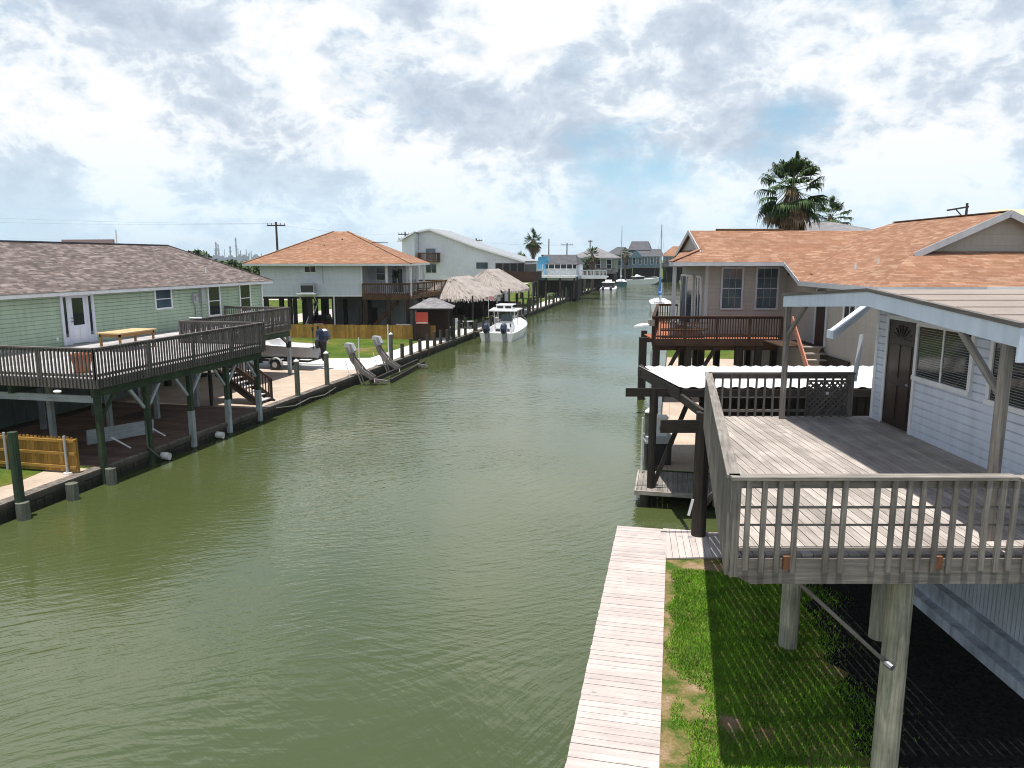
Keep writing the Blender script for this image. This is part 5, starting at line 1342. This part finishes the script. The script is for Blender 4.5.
palapa(-25.4, -17.6, 81, 94.3, 2.9, 5.3, 3.6, 'far thatched hut roof, paler and longer, in front of the white gabled house', 6)

# white two-storey house
t = thing('white_gabled_house', 'tall white two-storey house with long sloping metal roof and small balcony', 'house', (-28, 104, 0))
yf = 97.0; prof = [(-36.0, 9.2), (-34.1, 10.15), (-32.5, 10.45), (-26.0, 8.1), (-19.3, 6.15)]
b = MB()
b.prism([(-34.2, yf, 0.2), (-34.2, yf, 10.05), (-32.5, yf, 10.4), (-26.0, yf, 8.05), (-19.4, yf, 6.0), (-19.4, yf, 3.6), (-23.6, yf, 3.6), (-23.6, yf, .2)], (0, 9, 0))
b.prism([(-36.0, yf - 1.6, .2), (-36.0, yf - 1.6, 8.95), (-34.25, yf - 1.6, 9.9), (-34.25, yf - 1.6, .2)], (0, 9, 0))
part('siding', b, m_whitehouse, t)
b = MB()
for (a, c) in zip(prof[1:], prof[2:]):
    b.slab([(a[0], yf - .55, a[1] + .1), (c[0] + .0, yf - .55, c[1] + .1), (c[0], yf + 9.5, c[1] + .1), (a[0], yf + 9.5, a[1] + .1)], .07)
b.slab([(-36.5, yf - 2.1, 8.9), (-34.1, yf - 2.1, 10.12), (-34.1, yf + 9, 10.12), (-36.5, yf + 9, 8.9)], .07)
for k in range(20):
    yy = yf - .5 + k * .5
    for (a, c) in zip(prof[2:], prof[3:]): b.bar((a[0], yy, a[1] + .12), (c[0], yy, c[1] + .12), .04, .04)
part('metal_roof', b, plain('pale_metal_roofing', (.66, .68, .70), .35, .2), t)
b = MB()
for (a, c) in zip(prof[1:], prof[2:]): b.bar((a[0], yf - .58, a[1] - .02), (c[0], yf - .58, c[1] - .02), .04, .22)
b.bar((-36.5, yf - 2.13, 8.8), (-34.1, yf - 2.13, 10.02), .04, .2)
part('fascia', b, m_cleanwhite, t)
for s in (0, 1): window(t, yf, 'x', -33.2 + s * .75, -32.55 + s * .75, 6.35, 7.9, -1, m_cleanwhite, m_glassblue, .08, .05, (), ())
window(t, yf, 'x', -33.2, -31.75, 4.65, 5.8, -1, m_cleanwhite, m_glass, .09, .05, (), (.5,))
window(t, yf, 'x', -26.1, -24.5, 5.2, 6.05, -1, m_cleanwhite, m_glassblue, .09, .05, (), ())
b = MB(); b.box(-33.9, -31.2, yf - 1.3, yf, 6.05, 6.2); bal = part('balcony', b, m_brown, t)
b = MB(); railing(b, (-33.9, yf - 1.27), (-31.2, yf - 1.27), 6.2, 7.35, .16, .06, .1, .1, .06, True); railing(b, (-33.88, yf - 1.27), (-33.88, yf), 6.2, 7.35, .16, .06, .1, .1, .06, True); railing(b, (-31.22, yf - 1.27), (-31.22, yf), 6.2, 7.35, .16, .06, .1, .1, .06, True); part('railing', b, m_brown, bal)
b = MB(); b.box(-23.4, -19.45, yf - .03, yf, 4.65, 5.95); sp = part('screen_porch', b, m_black, t)
b = MB()
for k in range(5): b.box(-23.45 + k * .98, -23.34 + k * .98, yf - .07, yf - .03, 3.6, 5.95)
part('screen_post', b, m_weathermetal, sp)
b = MB(); b.box(-19.39, -19.34, yf, yf + 8, 4.4, 5.8); part('screen_side', b, m_black, t)
b = MB(); b.box(-22.3, -17.7, yf - 2.4, yf - 2.3, 3.7, 4.9); b.box(-17.8, -17.7, yf - 2.3, yf + 3, 3.7, 4.9); b.box(-22.3, -17.7, yf - 2.3, yf, 3.55, 3.7); part('deck_rail', b, m_darkbrown, t)
for x in (-22, -20, -17.9):
    b = MB(); b.box(x - .12, x + .12, yf - 2.3, yf - 2.06, 0, 3.6); part('post', b, m_dark, t)
b = MB(); b.bar((-19.7, yf - 2.6, 2.9), (-17.6, yf - 2.6, 3.6), .08, .1); b.box(-18, -17.85, yf - 2.6, yf - 2.5, 0, 3.4); part('gate_frame', b, m_railwood, t)

# bright blue cottage with white deck
t = thing('blue_cottage', 'bright blue cottage with grey roof and long white railed deck', 'house', (-19, 128, 0))
yf = 126.0; b = MB(); b.box(-23.2, -21.3, yf, yf + 9, 2.9, 5.65); b.prism([(-23.2, yf, 5.65), (-22.85, yf, 6.9), (-21.4, yf + .05, 6.9), (-21.0, yf, 5.65)], (0, 8, 0)); part('siding', b, m_bluecot, t)
b = MB(); b.box(-21.3, -16.3, yf + .02, yf + 9, 2.9, 5.65); part('siding', b, m_greysid, t)
b = MB(); b.slab([(-21.6, yf - .7, 5.6), (-16.0, yf - .7, 5.6), (-17.0, yf + 4.5, 7.25), (-22.9, yf + 4.5, 7.25)], .1); b.slab([(-23.2, yf + 4.5, 7.25), (-17.0, yf + 4.5, 7.25), (-16.0, yf + 9.6, 5.6), (-23.4, yf + 9.6, 5.6)], .1); b.prism([(-16.0, yf - .7, 5.6), (-16.0, yf + 9.6, 5.6), (-17, yf + 4.5, 7.25)], (-.05, 0, 0)); part('roof', b, m_roofdark, t)
b = MB(); b.box(-21.5, -16.4, yf - .05, yf, 4.9, 5.55); part('window_band', b, m_glass, t)
b = MB(); b.box(-23.4, -16.0, yf - 3.4, yf, 3.55, 3.75); b.box(-16.0, -11.5, yf + 4, yf + 8, 3.3, 3.5); part('deck_floor', b, m_cleanwhite, t)
b = MB(); railing(b, (-23.4, yf - 3.4), (-16.0, yf - 3.4), 3.75, 4.85, .22, .07, .1, .12, .07, True, posts=6); railing(b, (-16.0, yf + 4), (-11.6, yf + 4), 3.5, 4.6, .22, .07, .1, .12, .07, True, posts=4); b.box(-23.4, -16, yf - 3.44, yf - 3.41, 3.4, 3.78); b.box(-16, -11.5, yf + 3.95, yf + 3.99, 3.1, 3.6)
for k in range(6): b.box(-21.6 + k, -21.5 + k, yf - 3.4, yf - 3.3, 3.7, 5.6)
part('railing', b, m_cleanwhite, t)
for x in (-23.2, -21, -18.6, -16.2):
    for y in (yf - 3.2, yf + .3, yf + 8): b = MB(); b.box(x - .15, x + .15, y - .15, y + .15, 0, 3.5); part('piling', b, m_dark, t)
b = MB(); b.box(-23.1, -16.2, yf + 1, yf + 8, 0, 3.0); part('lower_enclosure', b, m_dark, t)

def simple_house(name, label, x0, x1, y0, y1, zf, ze, zr, wall, roof, ins=(3, 3), axis='x', nwin=4, over=.7, low=True, deck=True, fr=FC, wz=None):
    t = thing(name, label, 'house', ((x0 + x1) / 2, (y0 + y1) / 2, 0), fr)
    b = MB(); b.box(x0, x1, y0, y1, zf, ze); part('siding', b, wall, t)
    b = MB(); hip_roof(b, x0 - over, x1 + over, y0 - over, y1 + over, ze + .1, zr, ins, axis); part('roof', b, roof, t)
    b = MB(); ring(b, x0 - over, x1 + over, y0 - over, y1 + over, ze - .12, ze + .09, .06); part('fascia', b, m_fascia, t)
    for k in range(nwin):
        a = x0 + (x1 - x0) * (k + .3) / nwin; window(t, y0, 'x', a, a + (x1 - x0) / nwin * .42, zf + .8, ze - .35, -1, m_cleanwhite, m_glass, .09, .06, (.5,), ())
    if low:
        n = max(2, int((x1 - x0) / 2.6))
        for k in range(n + 1):
            x = x0 + .2 + (x1 - x0 - .4) * k / n; b = MB(); b.box(x - .17, x + .17, y0 + .05, y0 + .4, 0, zf); part('piling', b, m_dark, t)
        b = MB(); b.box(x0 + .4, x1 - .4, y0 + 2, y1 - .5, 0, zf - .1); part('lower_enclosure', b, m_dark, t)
    if deck:
        b = MB(); b.box(x0 - .5, x1 + .5, y0 - 2.6, y0, zf - .15, zf); d = part('deck', b, m_greyrail, t)
        b = MB(); railing(b, (x0 - .5, y0 - 2.6), (x1 + .5, y0 - 2.6), zf, zf + 1.05, .3, .08, .2, .12, .08, True, posts=5); part('railing', b, wall if deck == 'wall' else m_greyrail, d)
    return t
simple_house('grey_roof_house', 'olive house with pale grey hip roof behind the white deck and palms', -23.2, -13.4, 170, 182, 3.4, 6.75, 9.05, paint('olive_siding', (.26, .26, .23), .7, .2, .4, lap=.2), m_roofgrey, (5, 5), 'x', 4)
simple_house('far_house', 'dark slate-roofed teal house at the left of the canal end', -20.6, -13.5, 236, 248, 3.6, 8.0, 10.3, m_teal, m_roofdark, (3, 3), 'x', 3)
t = simple_house('far_house', 'tall teal house with dark gable roof and railed porch at the canal end', -13.2, -4.2, 232, 246, 4.0, 7.4, 9.6, m_teal, m_roofdark, (2.5, 1), 'x', 5, deck='wall')
b = MB(); b.box(-14.0, -8.6, 238, 249, 7, 9.6); b.prism([(-14.2, 237.8, 9.6), (-8.2, 237.8, 9.6), (-11.2, 237.8, 7.5)], (0, .2, 0)); part('upper_storey', b, m_teal, t)
b = MB(); b.slab([(-14.6, 237, 9.3), (-7.4, 237, 9.3), (-8.4, 243, 12.1), (-13.8, 243, 12.1)], .12); b.slab([(-13.8, 243, 12.1), (-8.4, 243, 12.1), (-7.4, 250, 9.3), (-14.6, 250, 9.3)], .12); part('upper_roof', b, m_roofdark, t)
b = MB(); b.prism([(-13.6, 231.2, 6.9), (-9.6, 231.2, 6.9), (-11.6, 231.2, 9.3)], (0, 3, 0)); part('gable', b, m_teal, t)
simple_house('far_house', 'low dark house with orange hip roof at the right of the canal end', -3.6, 5.4, 236, 248, 4.2, 7.4, 10.5, m_tan, m_rooforange, (3.5, 3.5), 'x', 4)
simple_house('far_house', 'pale house behind the tall palms with a low grey roof', 29.6, 36.6, 76, 84, 5.5, 9.15, 10.4, m_whitehouse, m_roofgrey, (3.5, 3.5), 'x', 3, .8, True, False, FH)
simple_house('far_house', 'house with pale yellow roof peeping over the orange gable at the right edge', 34.5, 44, 52, 62, 5, 9.1, 10.2, m_whitehouse, plain('pale_yellow_roof', (.6, .5, .28), .7), (3, 3), 'x', 3, .6, True, False, FH)
simple_house('far_house', 'white flat-roofed house seen small beyond the green house roof', -80, -72, 120, 128, .2, 2.7, 3.6, m_whitehouse, m_concwhite, (2, 2), 'x', 2, .4, False, False)

# ------------------------------------------------------------------ more boats
sport_boat('motor_boat', 'white motor boat with dark windscreen, stern on, at the far end of the left posts', -13.2, 150.5, 0, 9.5, 3.3, 1.0, False, True)
def sailboat(label, X, Y, rot, L, B, dep, mast, hullm, cover):
    t = thing('sailboat', label, 'sailboat', (X, Y, ZW)); M = Matrix.Translation((X, Y, ZW)) @ Matrix.Rotation(rot, 4, 'Z')
    h, d, sec = hull_mesh(L, B, dep, .5, .35, floor=.6); part('hull', xf(h, M), hullm, t); part('deck', xf(d, M), m_white, t)
    b = MB(); b.prism([(-B * .26, L * .35, dep), (-B * .26, L * .38, dep + .5), (-B * .26, L * .62, dep + .45), (-B * .26, L * .7, dep)], (B * .52, 0, 0)); part('cabin', xf(b, M), m_white, t)
    b = MB(); b.cyl((0, L * .55, dep), (0, L * .55, mast), .09, .06, 8); b.bar((-.9, L * .55, mast * .6), (.9, L * .55, mast * .6), .04, .04); part('mast', xf(b, M), m_greybox, t)
    b = MB(); b.cyl((0, L * .55, dep + 1.3), (0, L * .12, dep + 1.25), .22, .12, 8); b.cyl((0, L * .55, dep + .9), (0, L * .55, dep + 3.4), .2, .14, 8); part('sail_cover', xf(b, M), cover, t)
    b = MB()
    for q in ((0, L * .98, dep + .35), (0, .1, dep), (B * .45, L * .5, dep + .1), (-B * .45, L * .5, dep + .1)): b.cyl(q, (0, L * .55, mast * .97), .012, .012, 4)
    part('stay', xf(b, M), m_grey, t)
    return t
sailboat('sailboat with dark teal hull and tall bare mast, mid canal at the far end', -13.4, 197, R(8), 9, 2.9, 1.15, 15.6, m_tealhull, m_greybox)
sailboat('white sailboat with blue sail cover seen over the brown deck rail', -1.6, 101, R(4), 9, 2.9, 1.1, 11.7, m_white, m_blue)
sport_boat('cabin_cruiser', 'white cabin cruiser turned broadside at the far end of the canal', -13.3, 206, R(-62), 10.5, 3.4, 1.35, False, True)
# ------------------------------------------------------------------ palms and plants
def palm(label, X, Y, h, rc, nf, seed, trunk_r=.22, skirt=True, fr=FC, droop=.55, blades=20, deadfrac=.25):
    rng = random.Random(seed); t = thing('palm_tree', label, 'palm tree', (X, Y, 0), fr)
    b = MB(); pts = [Vector((X + .12 * math.sin(k * .7), Y, h * k / 8)) for k in range(9)]
    for k in range(8): b.cyl(pts[k], pts[k + 1], trunk_r * (1.15 - .03 * k), trunk_r * (1.15 - .03 * (k + 1)), 10, False)
    part('trunk', b, m_trunk, t)
    top = pts[-1]; cr = MB(); dead = MB(); cr.keep = dead.keep = True
    def frond(mb, az, el, pl, fl, spread, sag):
        d = Vector((math.cos(az) * math.cos(el), math.sin(az) * math.cos(el), math.sin(el)))
        base = top + Vector((0, 0, rng.uniform(-.35, .2)))
        hub = base + d * pl + Vector((0, 0, -sag * pl * .25))
        side = Vector((-math.sin(az), math.cos(az), 0)); up = side.cross(d) * -1
        mb.bar(base, hub, .04, .03)
        for k in range(blades):
            a = (k / (blades - 1) - .5) * spread
            bd = (d * math.cos(a) + side * math.sin(a) + up * (.22 * math.cos(a) - .1)).normalized()
            l = fl * (1 - .25 * abs(a) / (spread / 2)) * rng.uniform(.85, 1.08); w = .055 * rc / 2
            n = bd.cross(Vector((0, 0, 1))); n = n.normalized() if n.length > .05 else side
            m1 = hub + bd * l * .55; m2 = hub + bd * l * .82 + Vector((0, 0, -sag * l * .12)); e = hub + bd * l * .93 + Vector((rng.uniform(-.05, .05), rng.uniform(-.05, .05), -sag * l * rng.uniform(.3, .6)))
            tw = up * .02
            mb.face([hub - n * w * .35, hub + n * w * .35, m1 + n * w + tw, m1 - n * w - tw]); mb.face([m1 - n * w - tw, m1 + n * w + tw, m2 + n * w * .6, m2 - n * w * .6]); mb.face([m2 - n * w * .6, m2 + n * w * .6, e])
    for k in range(nf):
        az = k * 2.39996 + rng.uniform(-.25, .25); f = (k + .5) / nf
        el = math.radians(80 - 122 * f ** .9 + rng.uniform(-12, 12))
        frond(cr, az, el, rc * rng.uniform(.42, .58), rc * rng.uniform(.42, .55), rng.uniform(2.2, 3.2), droop + f * .5)
    for k in range(int(nf * deadfrac * 2)):
        az = rng.uniform(0, 6.283); el = math.radians(rng.uniform(-82, -40)); frond(dead, az, el, rc * rng.uniform(.3, .55), rc * rng.uniform(.35, .5), rng.uniform(1.0, 2.2), 1.1)
    if skirt:
        for k in range(260):
            az = rng.uniform(0, 6.283); z0 = h - rng.uniform(.1, rc * 1.1); r0 = trunk_r * 1.1; p = Vector((X + math.cos(az) * r0, Y + math.sin(az) * r0, z0))
            q = p + Vector((math.cos(az) * rng.uniform(.05, .5), math.sin(az) * rng.uniform(.05, .5), -rng.uniform(.4, 1.0))); s = Vector((-math.sin(az), math.cos(az), 0)) * rng.uniform(.02, .07)
            dead.face([p - s, p + s, q + s * .5, q - s * .5])
    part('crown', cr, m_palm, t); part('dead_fronds', dead, m_deadpalm, t); return t
palm('big shaggy fan palm rising behind the tan house ridge', 18.5, 50, 11.2, 2.8, 36, 21, .34, True, FH, .75, 24, .45)
palm('smaller fan palm to the right of the big shaggy palm', 36.0, 85, 11.3, 2.8, 28, 22, .25, True, FH, .7, 18, .3)
palm('tall palm with hanging dry skirt above the blue cottage', -24.5, 130, 9.9, 2.1, 34, 23, .3, True, FC, .4, 16, .9)
palm('low bushy palm beside the white gabled house roof', -24.9, 121, 6.2, 2.0, 26, 24, .2, False, FC, .4, 14, .2)
palm('palm in front of the olive grey-roofed house', -16.2, 150, 7.4, 2.0, 30, 25, .25, True, FC, .4, 14, .5)
palm('short leafy palm left of the palm at the olive house', -18.0, 152, 5.2, 1.9, 28, 26, .25, True, FC, .4, 14, .3)
palm('slim palm before the tall teal house at the canal end', -14.0, 216, 8.2, 2.0, 28, 27, .25, True, FC, .5, 12, .6)
def bush(name, label, X, Y, Z, rx, ry, rz, n, seed, size=.22, mat=None, trunk=True, fr=FC, group=None):
    rng = random.Random(seed); t = thing(name, label, 'bush' if name == 'bush' else 'tree', (X, Y, 0), fr, group)
    b = MB(); b.keep = True
    cl = [(rng.uniform(-.7, .7), rng.uniform(-.7, .7), rng.uniform(-.6, .7), rng.uniform(.3, .55)) for _ in range(12)]
    for k in range(n):
        c = rng.choice(cl); v = Vector((rng.gauss(0, 1), rng.gauss(0, 1), rng.gauss(0, 1))).normalized() * c[3] * rng.uniform(.6, 1.05)
        p = Vector((X + (c[0] + v.x) * rx, Y + (c[1] + v.y) * ry, Z + (c[2] + v.z) * rz))
        u = Vector((rng.uniform(-1, 1), rng.uniform(-1, 1), rng.uniform(-1, 1))).normalized() * size; w = u.orthogonal().normalized() * size * .5
        b.face([p - u, p + w, p + u, p - w])
    part('crown', b, mat or m_bush, t)
    b = MB(); b.cyl((X, Y, 0), (X, Y, Z), .12, .06, 6)
    for q in range(4): a = q * 1.6; b.cyl((X, Y, Z * .6), (X + math.cos(a) * rx * .5, Y + math.sin(a) * ry * .5, Z + rz * .2), .06, .02, 5)
    part('trunk', b, m_trunk, t); return t
bush('tree', 'round dark green tree showing behind the green house roof end', -60.5, 92, 4.6, 5.0, 3.5, 3.0, 5000, 31, .3)
bush('tree', 'small green tree beside the round tree, before the refinery skyline', -66, 115, 4.0, 5.5, 3.5, 2.2, 3000, 32, .3)
bush('bush', 'small green bush seen past the porch posts of the tan house', 1.6, 66, 4.3, .8, .8, .8, 900, 33, .14)
bush('bush', 'flowering low bush on the path under the white railed deck', -18.6, 112, .7, .7, 2.2, .7, 700, 34, .12, leaf('pale_bush_leaf', (.10, .16, .04), (.28, .32, .16)))
bush('bush', 'low bush by the far end of the lawn fence posts', -19.8, 104, .6, .8, 1.6, .6, 600, 35, .12)
# distant tree line
b = MB(); b.keep = True; rng = random.Random(8)
for k in range(9000):
    a = rng.uniform(-1500, 1500); y = rng.uniform(420, 900); h = max(0, 3.2 + 2.2 * mnoise.noise((a * .02, y * .004, 0)) + rng.uniform(-1, 1)); z = rng.uniform(0, h)
    u = Vector((rng.uniform(-1, 1), rng.uniform(-1, 1), rng.uniform(-.6, .6))) * 2.0; w = Vector((rng.uniform(-1, 1), rng.uniform(-1, 1), rng.uniform(.3, 1))) * 1.3; p = Vector((a, y, z)); b.face([p - u, p - w, p + u, p + w])
o = mk('tree_line', b, m_bush, (0, 0, 0)); COL.objects.link(o); o['kind'] = 'stuff'; o['label'] = 'low line of far trees and scrub on the horizon'; o['category'] = 'trees'
# ------------------------------------------------------------------ utility poles and wires
def upole(label, X, Y, h, arm=2.3, rot=0.0, two=False, fr=FC, box=False, tilt=0):
    t = thing('utility_pole', label, 'utility pole', (X, Y, 0), fr)
    b = MB(); b.cyl((X, Y, 0), (X + tilt, Y, h), .19, .13, 8); part('pole', b, m_polewood, t)
    c, s = math.cos(rot), math.sin(rot); zs = [h - .45] + ([h - 1.3] if two else [])
    if arm:
        for z in zs:
            b = MB(); b.bar((X - c * arm / 2, Y - s * arm / 2, z), (X + c * arm / 2, Y + s * arm / 2, z), .12, .16); a = part('crossarm', b, m_polewood, t)
            b = MB()
            for q in (-.46, -.25, .25, .46): b.cyl((X + c * arm * q, Y + s * arm * q, z + .06), (X + c * arm * q, Y + s * arm * q, z + .32), .06, .05, 6)
            part('insulator', b, m_grey, a)
    if box: b = MB(); b.cyl((X + .35, Y, h - 2.6), (X + .35, Y, h - 1.6), .25, .25, 8); part('transformer', b, m_grey, t)
    return t
upole('dark utility pole with crossarm behind the orange roof of the stilt house', -51.4, 90, 11.3, 2.5, .1)
upole('utility pole peeping over the left eave of the white gabled house', -48.4, 130, 11.4, 2.6, .1, True)
upole('utility pole with transformer above the metal roof of the white gabled house', -36.3, 135, 10.3, 2.3, .1, True, FC, True)
upole('utility pole half hidden behind the metal roof slope', -40.0, 118, 9.3, 2.2, .1)
upole('bare tall pole above the blue cottage roof', -31.8, 190, 11.6, 0)
upole('utility pole with crossarm right of the bare tall pole', -27.1, 190, 10.5, 3.2, .1)
upole('thin far pole between the crossarm pole and the grey hip roof', -22.3, 200, 11.5, 1.2, .1)
t = upole('utility pole with one-sided slanted crossarm above the orange roof at the right', 51.2, 85, 12.7, 0, .0, False, FH)
b = MB(); b.bar((51.4, 85, 12.3), (49.0, 85, 11.9), .14, .18); a_ = part('crossarm', b, m_polewood, t)
b = MB(); b.bar((51.2, 85, 10.8), (50.0, 85, 12.0), .1, .1); part('brace', b, m_polewood, a_)
b = MB()
for (p, q, sg) in (((-51.9, 90, 11.1), (-120, 60, 14.2), 1.0), ((-50.6, 90, 11.1), (-120, 62, 13.0), 1.0), ((-51.9, 90, 11.1), (-48.9, 130, 11.1), .6), ((-48.9, 130, 11.1), (-27.1, 190, 10.1), .8), ((-36.3, 135, 10), (-27.1, 190, 10.1), .6)):
    P, Q = Vector(p), Vector(q); prev = P
    for k in range(1, 17):
        f = k / 16; c = P + (Q - P) * f; c.z -= sg * 4 * f * (1 - f); b.cyl(prev, c, .006, .006, 4, False); prev = c
solo('power_line', b, m_black, 'thin sagging wires strung between the left utility poles', 'wires', (-51, 90, 11))
# billboard and street lamp on the horizon behind the green house
t = thing('billboard', 'small far billboard edge showing over the green house ridge', 'billboard', (-140, 150, 0))
b = MB(); b.box(-141.5, -127.5, 150, 150.6, 8.0, 11.0); part('panel', b, plain('billboard_panel', (.35, .22, .24), .6), t)
for x in (-139, -130): b = MB(); b.cyl((x, 150.3, 0), (x, 150.3, 8), .3, .3, 8); part('post', b, m_grey, t)
t = thing('street_lamp', 'thin far street lamp curving over the left end of the green house ridge', 'street lamp', (-148, 118, 0))
b = MB(); b.tube([(-148, 118, 0), (-148, 118, 11.2), (-149, 118, 12.2), (-152.5, 118, 12.9)], .12, 6); part('pole', b, m_greybox, t)
b = MB(); b.box(-153.6, -152.4, 117.8, 118.2, 12.75, 12.95); part('lamp_head', b, m_greybox, t)
# refinery skyline
rng = random.Random(44); grp = 'refinery towers on the horizon'; lab = 'hazy blue-grey refinery tower on the far skyline left of the stilt house'
specs = []
for k in range(34):
    px = rng.uniform(196, 262) if k < 24 else rng.uniform(262, 420)
    hgt = rng.choice((22, 28, 34, 40)) * rng.uniform(.8, 1.2) * (1.0 if k < 24 else .55); specs.append((px, hgt, rng.uniform(1.6, 3.2), rng.uniform(-150, 150)))
specs += [(217, 62, 5, 0), (237, 76, 4.5, 20), (219, 55, 4, 40), (231, 48, 5, 0)]
for (px, hgt, w, dy) in specs:
    D = 2450 + dy; x = (px - 512) / 746 * D
    t = thing('refinery_tower', lab, 'tower', (x, D, 0), FH, grp); b = MB()
    b.cyl((x, D, 0), (x, D, hgt), w * .6, w * .45, 8)
    b.cyl((x, D, hgt * .6), (x, D, hgt * .66), w * .9, w * .9, 8); b.cyl((x, D, hgt * .88), (x, D, hgt * .92), w * .8, w * .8, 8); part('column', b, m_far, t)
grp = 'refinery buildings on the horizon'
for k in range(14):
    px = rng.uniform(190, 275); D = 2300 + rng.uniform(-100, 100); x = (px - 512) / 746 * D; w = rng.uniform(6, 16); h = rng.uniform(8, 16)
    b = MB(); b.box(x - w, x + w, D, D + 20, 0, h); b.box(x - w * .5, x + w * .2, D + 2, D + 14, h, h + 5); solo('refinery_building', b, m_far, 'low hazy refinery block below the far skyline towers', 'building', (x, D, 0), FH, grp)
HAZE = True
if HAZE:
    b = MB(); b.box(-3600, 3600, -120, 3600, -3.5, 90)
    t = NT('haze_air'); nt = t.t; nt.nodes.remove(t.b); pv = nt.nodes.new('ShaderNodeVolumePrincipled')
    pv.inputs['Color'].default_value = (.80, .90, 1, 1); pv.inputs['Density'].default_value = .00016; pv.inputs['Anisotropy'].default_value = .2
    nt.links.new(pv.outputs[0], nt.nodes['Material Output'].inputs['Volume'])
    o = mk('haze', b, t.m, (0, 0, 0)); COL.objects.link(o); o['kind'] = 'stuff'
